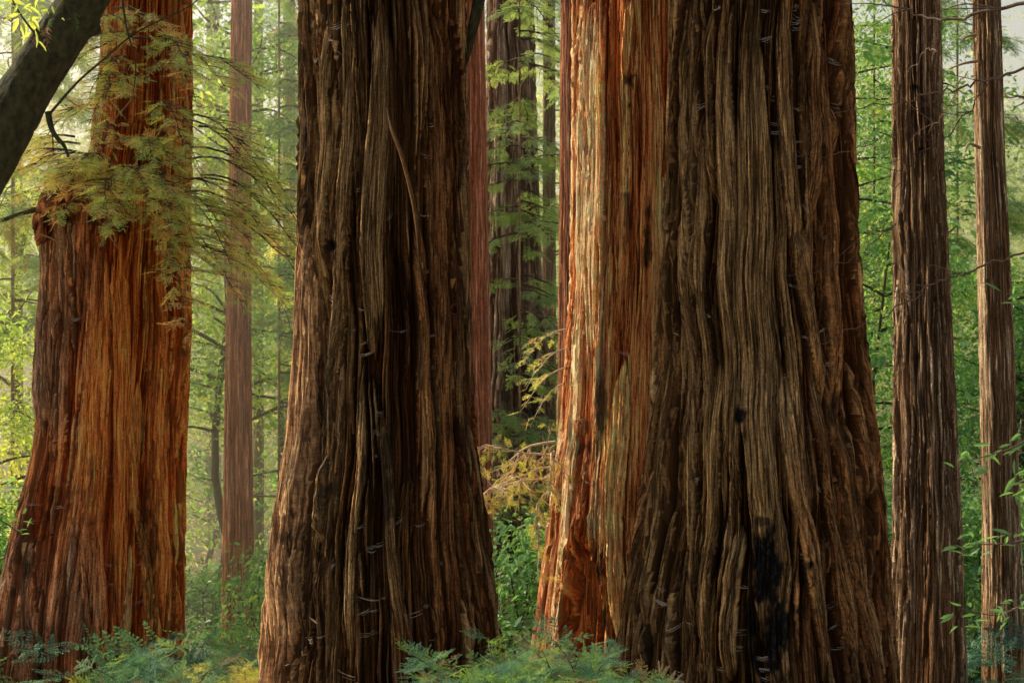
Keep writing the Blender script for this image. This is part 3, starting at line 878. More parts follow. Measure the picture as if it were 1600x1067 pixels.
# burl knot low on its left side
rgk = np.random.default_rng(5)
th_, ph_ = np.meshgrid(np.linspace(0, 2 * math.pi, 28, endpoint=False), np.linspace(0, math.pi, 16))
rr = 0.085 * (1 + 0.9 * (fbm(th_ * 3, ph_ * 4, 3, 3) - 0.5))
kc = at(908, 668, 15.55)
V = np.stack([kc[0] + rr * 0.9 * np.sin(ph_) * np.cos(th_), kc[1] + rr * np.sin(ph_) * np.sin(th_), kc[2] + 1.2 * rr * np.cos(ph_)], -1).reshape(-1, 3)
Fq = np.array([[i * 28 + j, i * 28 + (j + 1) % 28, (i + 1) * 28 + (j + 1) % 28, (i + 1) * 28 + j] for i in range(15) for j in range(28)])
build('knot', V, Fq, M_red, g, {'bk': np.tile([0.4, 0.7, 0.1, 0.5], (len(V), 1)), 'buv': np.stack([V[:, 0] * 1, V[:, 2], 0 * V[:, 0]], -1)})

# --- the broad dark one right of centre
g = thing('redwood_tree', 'broadest dark redwood, with slanting bark ridges and a black fire scar low down', 'tree', (wx(1185, 11), 11, float(ground_z(3, 11))))
T4 = g


def t4_weather(px, py, TH):
    return np.clip(0.95 - 0.75 * sstep(1195, 1330, px) + 0.2 * sstep(600, 1000, py) * sstep(1200, 1000, px), 0, 1)


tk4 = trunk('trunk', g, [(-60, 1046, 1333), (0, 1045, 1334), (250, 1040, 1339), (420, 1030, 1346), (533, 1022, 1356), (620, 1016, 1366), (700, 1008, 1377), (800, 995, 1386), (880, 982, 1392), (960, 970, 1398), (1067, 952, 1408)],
            11, M_dark, 53, w2=(0.012, 0.066), h2=0.11, n2=0.92, n3=0.8, slope=0.022, flute=0.045, floor=-0.085, weather_rim_fn=t4_weather,
            char=[(1200, 885, 26, 55, 1), (1208, 985, 38, 85, 1), (1156, 650, 9, 15, 1), (1158, 680, 8, 10, 0.8), (1193, 815, 10, 8, 0.8), (1302, 640, 8, 26, 0.7), (1010, 1000, 14, 60, 0.5)],
            explicit=[([(1172, -10), (1178, 200), (1182, 420), (1180, 640), (1188, 780), (1200, 900), (1210, 1067)], 0.125, 0.135, 0.71), ([(1125, -10), (1132, 160), (1140, 330), (1146, 520), (1138, 700), (1150, 800)], 0.075, 0.13, 0.73),
                      ([(1100, 0), (1102, 200), (1108, 330)], 0.04, 0.14, 0.69), ([(1082, 170), (1087, 400), (1092, 640), (1085, 860)], 0.045, 0.14, 0.67), ([(1062, 0), (1063, 250), (1065, 500), (1056, 780), (1050, 1067)], 0.04, 0.13, 0.69),
                      ([(1222, 0), (1234, 260), (1248, 430)], 0.055, 0.14, 0.59), ([(1243, 320), (1262, 440), (1280, 560), (1300, 640)], 0.06, 0.155, 0.63), ([(1281, 0), (1286, 180), (1276, 360)], 0.06, 0.15, 0.55), ([(1302, 0), (1306, 250), (1320, 480), (1330, 700)], 0.045, 0.14, 0.51),
                      ([(1214, 560), (1232, 760), (1262, 900), (1300, 1067)], 0.06, 0.15, 0.65), ([(1270, 570), (1296, 760), (1330, 900), (1360, 1067)], 0.07, 0.15, 0.59), ([(1320, 620), (1340, 800), (1365, 950), (1385, 1067)], 0.055, 0.14, 0.59),
                      ([(1150, 820), (1140, 900), (1128, 1067)], 0.06, 0.15, 0.67), ([(1110, 540), (1105, 760), (1085, 900), (1080, 1067)], 0.07, 0.13, 0.71)])

# --- two slimmer ones on the right
g = thing('redwood_tree', 'mid-sized brown redwood with fine flaky bark, right of the broadest dark trunk', 'tree', (wx(1440, 14), 14, float(ground_z(5.5, 14))))
T5 = g
tk5 = trunk('trunk', g, [(-60, 1393, 1469), (0, 1393, 1471), (250, 1393, 1476), (533, 1395, 1490), (800, 1394, 1503), (1067, 1388, 1513)], 14, M_slim, 61, w2=(0.015, 0.04), h2=0.042, n2=1.0, n3=1.3, slope=0.03, flute=0.014, floor=-0.028, weather=0.6, fine_amp=0.7,
            weather_rim_fn=lambda px, py, TH: np.clip(0.8 - 0.5 * sstep(1400, 1480, px), 0, 1), char=[(1430, 137, 7, 5, 0.9), (1440, 235, 7, 5, 0.9), (1462, 467, 9, 6, 1.0), (1432, 555, 5, 8, 0.7)])
g = thing('redwood_tree', 'slender brown redwood near the right border with one bright sunlit edge', 'tree', (wx(1560, 17), 17, float(ground_z(8, 17))))
T6 = g
tk6 = trunk('trunk', g, [(-60, 1518, 1561), (0, 1519, 1564), (250, 1523, 1571), (533, 1529, 1585), (800, 1534, 1594), (1067, 1533, 1606)], 17, M_slim, 67, w2=(0.015, 0.04), h2=0.028, n2=1.0, n3=1.2, slope=0.02, flute=0.010, floor=-0.018, weather=0.3, fine_amp=0.45, explicit=[([(1524, -20), (1527, 250), (1533, 533), (1538, 800), (1538, 1070)], 0.11, 0.026, 0.9)])  # left-edge slab tinted paler, putting some of the rim light into the colour

# --- trunks between the big ones
g = thing('redwood_tree', 'slim brown redwood half hidden by the left edge of the orange-red redwood', 'tree', (wx(893, 22.5), 22.5, float(ground_z(2.3, 22.5))))
trunk('trunk', g, [(-60, 876, 912), (0, 876, 912), (500, 872, 912), (1067, 868, 914)], 22.5, M_rose, 71, w2=(0.015, 0.035), h2=0.022, n2=1.2, n3=0.7, floor=-0.012, flute=0.008, slope=0.01, weather=0.5, fine_amp=0.45)
g = thing('redwood_tree', 'straight mauve-brown redwood half hidden by the right edge of the dark shaggy redwood', 'tree', (wx(740, 24), 24, float(ground_z(-0.7, 24))))
trunk('trunk', g, [(-60, 716, 756), (0, 716, 757), (400, 712, 764), (780, 708, 771), (1067, 704, 776)], 24, M_rose, 73, w2=(0.015, 0.035), h2=0.022, n2=1.2, n3=0.7, floor=-0.012, flute=0.008, slope=0.01, weather=0.45, fine_amp=0.45)
g = thing('redwood_tree', 'wide grey fluted redwood veiled by hanging sprays, seen in the gap between two big trunks', 'tree', (wx(808, 31), 31, float(ground_z(0.2, 31))))
TF = g
trunk('trunk', g, [(-60, 762, 832), (0, 760, 834), (400, 756, 846), (700, 752, 868), (1067, 745, 880)], 31, M_far, 79, w2=(0.05, 0.12), h2=0.13, n2=1.0, n3=0.5, floor=-0.08, flute=0.09, slope=0.03, weather=0.6, char=[(828, 610, 14, 90, 0.9), (792, 640, 8, 120, 0.6)])

# --- cobwebs, bridging the furrows
cobwebs(tk2, T2, 74, 5)
cobwebs(tk4, T4, 84, 6)
cobwebs(tk3, T3, 26, 7, py0=300)
cobwebs(tk1, T1, 24, 8, py0=450)

# ================================================================== LEANING TREE, top left
g = thing('leaning_tree', 'dark smooth-barked leaning tree crossing the top left corner', 'tree', (wx(-160, 7), 7, float(ground_z(-3.2, 7))))
P = smooth_path([at(-520, 1150, 7.3), at(-300, 720, 7.1), at(-120, 415, 7.0), at(-25, 252, 7.0), at(38, 145, 7.0), at(88, 68, 7.0), at(131, 0, 7.0), at(190, -95, 7.0), at(330, -330, 7.0)], 22)
Rr = np.interp(np.linspace(0, 1, len(P)), [0, 0.3, 0.5, 0.7, 1], [0.24, 0.155, 0.125, 0.112, 0.095])
NS = 64
P_bay = P
Vt, Ft, At = tube(P, Rr, NS)
c = np.repeat(P, NS, axis=0)
d = Vt - c
an = np.tile(np.arange(NS), len(P)) * 2 * math.pi / NS; al_ = np.repeat(np.arange(len(P)), NS) * 0.045
rough = 0.16 * (fbm(np.cos(an) * 1.2 + 9, np.sin(an) * 1.2 + al_ * 1.3, 3, 3) - 0.5) + 0.10 * (fbm(an * 5, al_ * 2.2, 4, 4) - 0.5) - 0.05 * (1 - sstep(0, 0.08, np.abs(fbm(an * 3.2, al_ * 2.5, 5, 3) - 0.5)))
for (ka, kl, kr) in [(2.2, 5.6, 0.35), (4.0, 7.1, 0.3), (1.0, 8.2, 0.25)]:   # healed knots
    rough += kr * np.exp(-((np.angle(np.exp(1j * (an - ka))) / 0.45) ** 2 + ((al_ - kl) / 0.14) ** 2))
Vt = c + d * (1 + rough)[:, None]
build('trunk', Vt, Ft, M_bay, g)
for pts, r0 in [([(75, 175), (82, 205), (100, 228), (107, 246)], 0.017), ([(78, 178), (120, 130), (160, 95), (215, 50), (300, 8), (330, -30)], 0.007), ([(190, -10), (198, 45), (212, 100), (206, 160)], 0.006),
                ([(60, 60), (30, 20), (10, -20)], 0.007), ([(82, 200), (83, 240)], 0.005)]:
    P = smooth_path([at(a, b, 6.9) for a, b in pts], 5)
    Vt, Ft, At = tube(P, np.linspace(r0, r0 * 0.35, len(P)), 6)
    build('twig', Vt, Ft, M_bay, g)
rgx = np.random.default_rng(9)
bag = Bag()
c = np.concatenate([np.stack([wx(rgx.uniform(-10, 75, 12), 6.9), rgx.uniform(6.6, 7.3, 12), wz(rgx.uniform(-30, 40, 12), 6.9)], -1)])
inst(bag, [cluster(150 + s, 9, 0.10, 0.2, 0.3) for s in range(3)], c, rgx.uniform(0, 6.3, 12), rgx.normal(-0.2, 0.3, 12), rgx.normal(0, 0.4, 12), np.full(12, 0.8), rgx.uniform(0.5, 1, 12), rgx)
bag.build('foliage', M_lime, g, smooth=False)
# dry moss and lodged needles on its upper side
n = 34
ii = rgx.integers(95, 150, n)
c = P_bay[ii] + np.stack([rgx.normal(-0.02, 0.05, n), -0.07 + rgx.normal(0, 0.03, n), rgx.normal(0.03, 0.05, n)], -1)
bag = Bag()
inst(bag, FRONDS, c, rgx.uniform(0, 6.3, n), rgx.normal(-0.9, 0.5, n), rgx.normal(0, 0.9, n), rgx.uniform(0.12, 0.3, n), np.where(rgx.random(n) < 0.7, 0.04, 0.3), rgx)
bag.build('moss', M_needle, g, smooth=False)

# ================================================================== SPRAYS ON THE BURLY RED TREE
rgs = np.random.default_rng(77)


def spray_branch(root, p0, heading, length, rise, droop, lv0, fscale, mat, rad=0.014, nsub=6, protos=FRONDS, deadp=0.1, twig=M_twig, lvs=0.24):
    paths, anc = conifer_branch(p0, heading, length, rise, droop, rgs, nsub=nsub, rad=rad)
    b = Bag()
    for P, R in paths: b.add(*tube(P, np.maximum(R, 0.0018), 5))
    br = b.build('branch', twig, root)
    n = len(anc)
    c = np.array([a[0] for a in anc]); hd = np.array([a[1] for a in anc])
    lv = np.clip(rgs.normal(lv0, lvs, n), 0.2, 1); lv[rgs.random(n) < deadp] = 0.06
    f = Bag()
    inst(f, protos, c, hd, rgs.normal(-0.35, 0.3, n), rgs.normal(0, 0.45, n), fscale * rgs.uniform(0.55, 1.15, n), lv, rgs)
    o = f.build('foliage', mat, br, smooth=False)
    return br


for px, py, Yb, hd, ln, rise, drp, lv in [
        (135, 262, 15.0, -2.4, 0.8, 0.35, 0.5, 0.8), (160, 265, 14.9, -1.9, 0.7, 0.4, 0.7, 0.75), (165, 285, 14.8, -1.3, 0.9, 0.25, 0.7, 0.6), (190, 265, 14.9, -1.0, 0.9, 0.2, 0.6, 0.55),
        (200, 300, 14.9, -1.6, 0.6, 0.1, 0.9, 0.6), (235, 290, 14.9, -0.8, 0.9, 0.1, 0.8, 0.45), (255, 330, 14.9, -1.2, 0.7, 0.0, 0.8, 0.4), (290, 300, 15.4, -0.3, 1.1, 0.15, 0.7, 0.5),
        (292, 250, 15.6, -0.2, 1.2, 0.3, 0.9, 0.55), (295, 350, 15.6, -0.35, 1.1, 0.0, 0.7, 0.6), (298, 380, 15.8, 0.0, 1.1, -0.1, 0.6, 0.75), (215, 60, 15.0, -2.0, 1.0, 0.2, 0.6, 0.45),
        (250, 70, 15.1, -1.0, 1.0, 0.2, 0.7, 0.4), (190, 30, 15.0, -1.7, 0.9, 0.1, 0.6, 0.5), (180, 120, 15.0, -1.4, 0.9, 0.15, 0.6, 0.45), (280, 90, 15.3, -0.5, 1.1, 0.2, 0.6, 0.45),
        (170, 250, 14.9, -1.9, 0.8, 0.4, 0.8, 0.75), (240, 250, 14.9, -1.1, 0.8, 0.1, 0.9, 0.5), (270, 300, 15.0, -0.7, 1.0, 0.0, 0.9, 0.5), (285, 370, 15.1, -0.6, 0.9, -0.1, 0.8, 0.55), (295, 320, 15.7, 0.1, 1.4, 0.1, 0.8, 0.65), (296, 280, 15.7, -0.1, 1.5, 0.2, 1.0, 0.7),
        (130, 240, 15.2, -2.8, 0.9, 0.3, 0.5, 0.95), (125, 225, 15.4, 2.9, 1.2, 0.25, 0.6, 1.0), (225, 220, 15.0, -1.2, 0.7, 0.3, 0.6, 0.5), (200, 130, 15.1, -1.8, 0.8, 0.2, 0.9, 0.6), (250, 160, 15.1, -1.0, 0.8, 0.1, 1.0, 0.6), (290, 180, 15.5, -0.3, 1.1, 0.1, 1.0, 0.7), (160, 170, 15.2, -2.2, 0.8, 0.3, 0.9, 0.8), (295, 230, 15.6, 0.1, 1.5, 0.15, 1.1, 0.75)]:
    spray_branch(T1, at(px, py, Yb), hd, ln, rise, drp, lv, 0.68, M_spray, nsub=11, deadp=0.15)
    spray_branch(T1, at(px + rgs.normal(0, 16), py + rgs.normal(0, 22), Yb + rgs.normal(0, 0.1)), hd + rgs.normal(0, 0.35), ln * 0.9, rise - 0.1, drp, lv + 0.1, 0.6, M_spray, nsub=10, deadp=0.3)
# long limb out to the left with hanging dead tufts
P = smooth_path([at(70, 325, 15.4), at(30, 335, 15.3), at(-20, 352, 15.2), at(-80, 360, 15.1)], 6)
Vt, Ft, At = tube(P, np.linspace(0.03, 0.014, len(P)), 7)
lb = build('branch', Vt, Ft, M_wood, T1)
bag = Bag()
n = 26
c = np.stack([wx(rgs.uniform(-10, 45, n), 15.3), rgs.uniform(15.1, 15.5, n), wz(rgs.uniform(335, 400, n), 15.3)], -1)
inst(bag, FRONDS, c, rgs.uniform(0, 6.3, n), rgs.normal(-1.2, 0.25, n), rgs.normal(0, 0.8, n), np.full(n, 0.7), np.where(rgs.random(n) < 0.6, 0.05, 0.75), rgs)
bag.build('foliage', M_needle, lb, smooth=False)
# bare bent twigs on the trunk below the burl
for pts in [[(160, 300), (195, 330), (170, 360), (190, 395)], [(260, 210), (235, 260), (215, 290)], [(180, 90), (140, 160), (105, 185), (96, 200)], [(100, 150), (130, 172), (160, 178)], [(60, 365), (85, 375), (110, 395)], [(255, 290), (290, 330), (300, 360)], [(210, 150), (180, 185), (165, 190)]]:
    P = smooth_path([at(a, b, 14.75) for a, b in pts], 5)
    Vt, Ft, At = tube(P, np.linspace(0.010, 0.003, len(P)), 5)
    build('twig', Vt, Ft, M_paletwig, T1)

# ================================================================== GOLDEN SPRIGS LEFT OF THE ORANGE TREE
def tangle(root, p0, heading, length, rise, mat, seed):
    """Twiggy limb: crooked, forking twice, with small sprays only at some tips."""
    rg = np.random.default_rng(seed)
    b, f = Bag(), Bag()
    tips = []

    def limb(p, hd, pit, ln, r, lev):
        n = 6
        P = [np.array(p, float)]
        for k in range(n):
            hd += rg.normal(0, 0.28); pit += rg.normal(0, 0.22) - 0.06
            P.append(P[-1] + np.array([math.cos(hd) * math.cos(pit), math.sin(hd) * math.cos(pit), math.sin(pit)]) * ln / n)
        P = np.array(P)
        b.add(*tube(P, np.linspace(r, r * 0.4, n + 1), 5))
        if lev < 2:
            for k in range(1, n + 1):
                for q in range(1 if lev else 2):
                    if rg.random() < 0.85:
                        limb(P[k], hd + rg.choice([-1, 1]) * rg.uniform(0.4, 1.2), pit + rg.normal(0, 0.5), ln * rg.uniform(0.25, 0.45), r * 0.5, lev + 1)
        tips.append((P[-1], hd, pit))
        tips.append((P[n // 2], hd, pit))
    limb(p0, heading, rise, length, 0.015, 0)
    br = b.build('branch', M_creamtwig, root)
    k = [t for t in tips if rg.random() < 0.38]
    n = len(k)
    inst(f, FRONDS, np.array([t[0] for t in k]), np.array([t[1] for t in k]) + rg.normal(0, 0.5, n), np.array([t[2] for t in k]) + rg.normal(-0.2, 0.5, n), rg.normal(0, 0.9, n), rg.uniform(0.22, 0.42, n), np.clip(rg.normal(0.55, 0.28, n), 0, 1), rg)
    f.build('foliage', mat, br, smooth=False)


for k, (px, py, hd, ln, rise) in enumerate([(868, 690, 3.0, 0.85, 0.1), (866, 710, 3.5, 0.8, 0.0), (866, 730, 3.2, 0.95, -0.15), (864, 748, 3.7, 0.85, -0.2), (862, 765, 3.1, 0.8, -0.4), (866, 705, 4.0, 0.6, 0.1)]):
    tangle(T3, at(px, py, 15.9), hd, ln, rise, M_gold, 640 + k)
for px, py, hd, ln, rise, drp in [(884, 515, 2.9, 0.5, 0.0, 0.8), (884, 545, 3.3, 0.45, -0.1, 0.9), (882, 575, 3.1, 0.5, -0.2, 0.8), (880, 600, 3.6, 0.4, -0.2, 0.9)]:
    spray_branch(T3, at(px, py, 15.9), hd, ln, rise, drp, 0.8, 0.36, M_spray, rad=0.010, nsub=5, deadp=0.1, twig=M_creamtwig, lvs=0.2)

# ================================================================== FOREGROUND SHRUBS
def sprout_shrub(label, px0, px1, top_py, Y, nst, seed, lv0, mat, group=None, hgt=None):
    rg = np.random.default_rng(seed)
    xm = wx((px0 + px1) / 2, Y)
    gz = float(ground_z(xm, Y))
    root = thing('shrub', label, 'shrub', (xm, Y, gz), group)
    bs, fs = Bag(), Bag()
    for k in range(nst):
        x = wx(rg.uniform(px0, px1), Y); y = Y + rg.uniform(-0.5, 0.5)
        edge = 1 - abs((x - xm) / (wx(px1, Y) - xm + 1e-6)) ** 2 * 0.6
        ztop = gz + (wz(top_py, Y) - gz) * edge * rg.uniform(0.6, 1.0)
        a = rg.uniform(0, 6.28)
        P = smooth_path([[x, y, gz - 0.05], [x + 0.05 * math.cos(a), y + 0.05 * math.sin(a), gz * 0.5 + ztop * 0.5], [x + 0.2 * math.cos(a), y + 0.2 * math.sin(a), ztop]], 5)
        bs = Bag(); bs.add(*tube(P, np.linspace(0.007, 0.002, len(P)), 5)); bs.build('stem', M_twig, root)
        m = int(rg.integers(9, 15))
        ii = np.linspace(len(P) * 0.35, len(P) - 1, m).astype(int)
        hd = rg.uniform(0, 6.28) + np.arange(m) * 2.4
        inst(fs, FRONDS_FERN, P[ii], hd, rg.normal(0.15, 0.35, m), rg.normal(0, 0.5, m), rg.uniform(0.22, 0.6, m), np.where(rg.random(m) < 0.07, 0.05, np.clip(rg.normal(lv0, 0.28, m), 0.18, 1)), rg)
    fs.build('foliage', mat, root, smooth=False)
    return root


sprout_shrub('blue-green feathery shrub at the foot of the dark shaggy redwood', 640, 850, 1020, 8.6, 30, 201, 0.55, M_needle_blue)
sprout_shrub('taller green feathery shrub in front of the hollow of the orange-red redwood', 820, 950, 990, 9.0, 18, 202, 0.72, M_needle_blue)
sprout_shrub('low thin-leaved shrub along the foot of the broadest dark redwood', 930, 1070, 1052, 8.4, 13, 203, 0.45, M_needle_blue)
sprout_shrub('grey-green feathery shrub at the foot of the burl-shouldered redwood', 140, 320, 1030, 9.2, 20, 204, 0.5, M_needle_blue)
sprout_shrub('sunny yellow-green shrub between the burl-shouldered redwood and the slim rosy redwood', 285, 420, 1052, 12.5, 10, 205, 0.95, M_gold)

# ================================================================== RIGHT-HAND BRANCHES
def dead_branch(label, pts, Y, r0, r1=0.004, mat=M_twig, side=4, seed=0, group=None):
    rg = np.random.default_rng(seed)
    Ys = np.linspace(Y, Y + 0.8, len(pts))
    K = np.array([at(a, b, yy) for (a, b), yy in zip(pts, Ys)])
    root = thing('dead_branch', label, 'branch', K[0], group)
    P = smooth_path(K, 6)
    P[1:-1] += rg.normal(0, 0.012, P[1:-1].shape)
    Vt, Ft, At = tube(P, np.linspace(r0 * 0.62, r1 * 0.8, len(P)), 6)
    build('limb', Vt, Ft, mat, root)
    for k in range(side):
        i = int(rg.integers(2, len(P) - 3)); q = P[i]
        dx = -1 if pts[0][0] > pts[-1][0] else 1
        l = rg.uniform(0.2, 0.6)
        e = q + np.array([dx * l * 0.8, rg.normal(0, 0.2), rg.normal(0, 0.35) * l - 0.1 * l])
        m_ = (q + e) / 2 + rg.normal(0, 0.05, 3)
        Q = smooth_path([q, m_, e], 4)
        Vt, Ft, At = tube(Q, np.linspace(r1 * 1.1, 0.0015, len(Q)), 5)
        build('twig', Vt, Ft, mat, root)


dead_branch('dark bare branch crossing both slim right-hand redwoods near the top of the picture', [(1640, 0), (1560, 14), (1490, 32), (1430, 22), (1380, 0)], 8.5, 0.022, 0.006, seed=1)
dead_branch('long bare branch rising rightwards across the slender sunlit redwood in its upper part', [(1640, 92), (1560, 122), (1500, 138), (1445, 152), (1400, 162), (1300, 176)], 9, 0.017, 0.003, seed=2)
dead_branch('lower bare branch arching across both slim right-hand redwoods to the broadest trunk', [(1640, 375), (1585, 398), (1520, 425), (1470, 440), (1420, 468), (1380, 495), (1330, 515), (1270, 540)], 9, 0.014, 0.003, seed=3)
dead_branch('short dark branch poking out right of the slender sunlit redwood', [(1650, 162), (1610, 155), (1570, 148)], 16.5, 0.022, 0.012, seed=4, side=2)
dead_branch('thin grey branch slanting up across the mid-sized brown redwood', [(1545, 130), (1500, 190), (1465, 225), (1430, 255), (1395, 300)], 10, 0.008, 0.003, seed=5, side=5)
dead_branch('thin curved branch lying across the right side of the broadest dark redwood', [(1400, 205), (1340, 232), (1290, 245), (1230, 245)], 9.6, 0.006, 0.0025, seed=6, side=3)
dead_branch('drooping thin branch across the right flank of the broadest dark redwood', [(1400, 350), (1370, 372), (1330, 405), (1300, 420), (1260, 430)], 9.7, 0.007, 0.0025, seed=7, side=4)
dead_branch('pale bare twig bent like an arch in front of the mid-sized brown redwood', [(1465, 80), (1450, 78), (1435, 92), (1415, 120)], 12.6, 0.005, 0.003, mat=M_paletwig, seed=8, side=0)
dead_branch('dangling pale twig between the two slim right-hand redwoods', [(1512, 112), (1497, 135), (1488, 165), (1465, 190), (1440, 215)], 13, 0.009, 0.003, mat=M_paletwig, seed=9, side=3)
# stubs on the slender sunlit tree
for pts in [[(1527, 96), (1505, 100), (1484, 108)], [(1525, 55), (1510, 58), (1502, 66)], [(1532, 232), (1515, 225), (1508, 238)]]:
    P = smooth_path([at(a, b, 16.6) for a, b in pts], 4)
    Vt, Ft, At = tube(P, np.linspace(0.022, 0.007, len(P)), 6)
    build('branch_stub', Vt, Ft, M_paletwig, T6)

# leafy twigs hanging in from the right border
for label, pts, Y, n, seed in [('bright green leafy twig in front of the slender sunlit redwood at mid height', [(1660, 640), (1600, 690), (1550, 710), (1500, 722)], 6.2, 22, 1),
                               ('bright green leafy twig near the right border below the mid-height one', [(1670, 800), (1610, 840), (1550, 850), (1505, 845)], 6.0, 24, 2),
                               ('lowest bright green leafy twig at the right border', [(1670, 880), (1620, 930), (1560, 960), (1500, 950)], 6.4, 22, 3),
                               ('small pair of bright green leaves on a twig over the slender sunlit redwood', [(1680, 455), (1610, 455), (1572, 460)], 6.0, 4, 4),
                               ('leafy twig hanging by the right border between the mid-height and lower ones', [(1670, 700), (1620, 735), (1585, 775)], 6.3, 14, 5),
                               ('pale leafy sprig against the foot of the burl-shouldered redwood at the left border', [(-40, 790), (5, 815), (30, 832)], 8.0, 12, 6)]:
    rg = np.random.default_rng(300 + seed)
    root = thing('leafy_twig', label, 'branch', at(*pts[0], Y))
    P = smooth_path([at(a, b, Y) for a, b in pts], 6)
    Vt, Ft, At = tube(P, np.linspace(0.006, 0.0018, len(P)), 5)
    build('twig', Vt, Ft, M_twig, root)
    i = rg.integers(len(P) // 4, len(P), n)
    hd = np.where(pts[0][0] > 800, math.pi, 0) + rg.normal(0, 0.9, n)
    lp = [leaf_proto(1.0, 0.26), leaf_proto(1.0, 0.22)]
    bag = Bag()
    inst(bag, lp, P[i] + rg.normal(0, 0.035, (n, 3)), hd, rg.normal(-0.2, 0.45, n), rg.normal(0, 0.7, n), rg.uniform(0.05, 0.10, n), rg.uniform(0.0, 0.6, n), rg)
    bag.build('foliage', M_broad, root, smooth=False)

# ================================================================== BACKGROUND TREES
def bl(px, Y, *a, **k):
    return (wx(px, Y), Y, 0)


broadleaf('broadleaf_tree', 'lime-leaved sunlit tree at the left border beside the burl-shouldered redwood', 'tree', bl(-20, 23), 7.2, 2.3, 330, M_lime, 401, lvr=(0.3, 1.0), trunk_r=0.09)
broadleaf('broadleaf_tree', 'yellow-green tree lit from behind at the top left corner', 'tree', bl(70, 31), 12.5, 3.2, 420, M_lime, 402, lvr=(0.4, 1.1), cscale=1.2, trunk_r=0.14)
broadleaf('broadleaf_tree', 'dark glossy-leaved tree filling the gap beside the broadest dark redwood', 'tree', bl(1365, 25), 9.5, 2.2, 520, M_broad, 403, lvr=(0.1, 0.95), trunk_r=0.1)
broadleaf('broadleaf_tree', 'glossy-leaved tree in the gap between the two slim right-hand redwoods', 'tree', bl(1505, 27), 9.5, 2.2, 520, M_broad, 404, lvr=(0.1, 0.95), trunk_r=0.1)
broadleaf('broadleaf_tree', 'glossy-leaved tree at the right border behind the slender sunlit redwood', 'tree', bl(1630, 24), 7.6, 2.2, 420, M_broad, 405, lvr=(0.15, 1.0), trunk_r=0.1)
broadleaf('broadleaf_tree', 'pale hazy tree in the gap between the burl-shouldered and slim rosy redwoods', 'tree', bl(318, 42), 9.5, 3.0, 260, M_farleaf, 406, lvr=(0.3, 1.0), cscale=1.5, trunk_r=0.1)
broadleaf('broadleaf_tree', 'green tree right of the slim rosy redwood, behind its lower trunk', 'tree', bl(425, 33), 9.5, 2.6, 330, M_broad, 407, lvr=(0.2, 0.9), cscale=1.2, trunk_r=0.1)
broadleaf('broadleaf_tree', 'golden backlit tree beside the slim brown redwood in the middle gap', 'tree', bl(866, 40), 12.0, 2.6, 330, M_lime, 408, lvr=(0.5, 1.1), cscale=1.4, trunk_r=0.12)

broadleaf('broadleaf_tree', 'tall sun-dappled tree high in the gap beside the broadest dark redwood', 'tree', bl(1352, 30), 17.0, 2.8, 420, M_broad, 411, lvr=(0.3, 1.0), cscale=1.3, trunk_r=0.13, low=0.35)
broadleaf('broadleaf_tree', 'tall sun-dappled tree high between the two slim right-hand redwoods', 'tree', bl(1510, 32), 17.5, 3.0, 420, M_broad, 412, lvr=(0.3, 1.0), cscale=1.3, trunk_r=0.13, low=0.35)
broadleaf('broadleaf_tree', 'tall lime-leaved tree high between the burl-shouldered and slim rosy redwoods', 'tree', bl(325, 31), 17.0, 2.4, 250, M_lime, 413, lvr=(0.2, 0.9), cscale=1.2, trunk_r=0.12, low=0.4)
broadleaf('broadleaf_tree', 'tall lime-leaved tree high right of the slim rosy redwood', 'tree', bl(432, 32), 17.0, 2.4, 250, M_lime, 414, lvr=(0.2, 0.9), cscale=1.2, trunk_r=0.12, low=0.4)
conifer('redwood_sapling', 'young redwood with drooping green sprays in the middle gap', 'tree', 812, 27, 2, 501, -1.5, 8.5, 60, 1.5, mat=M_farleaf, lvr=(0.0, 0.6), fscale=0.6, top=10)
conifer('redwood_tree', 'dim red-brown redwood right behind the wide grey fluted one', 'tree', 858, 36, 11, 511, 4.0, 12.0, 12, 2.0, bark=M_slim)
conifer('redwood_sapling', 'young redwood with green sprays right of the slim rosy redwood', 'tree', 436, 28, 2, 502, -1.0, 9.0, 34, 1.7, lvr=(0.3, 0.85), top=11, sector=(-1.3, 1.3))
conifer('redwood_sapling', 'feathery young redwood behind the glossy-leaved tree, upper right', 'tree', 1366, 33, 2, 503, 2.5, 12.0, 26, 2.4, lvr=(0.3, 0.8), top=13)
conifer('redwood_sapling', 'feathery young redwood behind the two slim right-hand redwoods', 'tree', 1496, 35, 2, 504, 3.0, 12.0, 26, 2.4, lvr=(0.3, 0.8), top=13)
conifer('redwood_sapling', 'feathery young redwood at the left behind the leaning tree', 'tree', 20, 27, 3, 505, 0.0, 9.0, 26, 2.0, lvr=(0.4, 0.9), top=11)
conifer('redwood_tree', 'thin dark redwood just right of the slim rosy redwood', 'tree', 404, 36, 8, 506, 1.0, 11.0, 14, 2.2, bark=M_slim)
conifer('redwood_tree', 'grey redwood by the top left edge of the dark shaggy redwood', 'tree', 452, 40, 11, 507, 4.0, 12.0, 12, 2.2, bark=M_far)
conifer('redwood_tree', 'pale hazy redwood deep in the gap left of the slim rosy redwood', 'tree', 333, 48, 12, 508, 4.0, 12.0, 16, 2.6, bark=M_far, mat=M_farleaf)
conifer('redwood_tree', 'thin dark trunk among the lime leaves at the left border', 'tree', 27, 34, 9, 509, 5.0, 12.0, 12, 2.2, bark=M_slim)

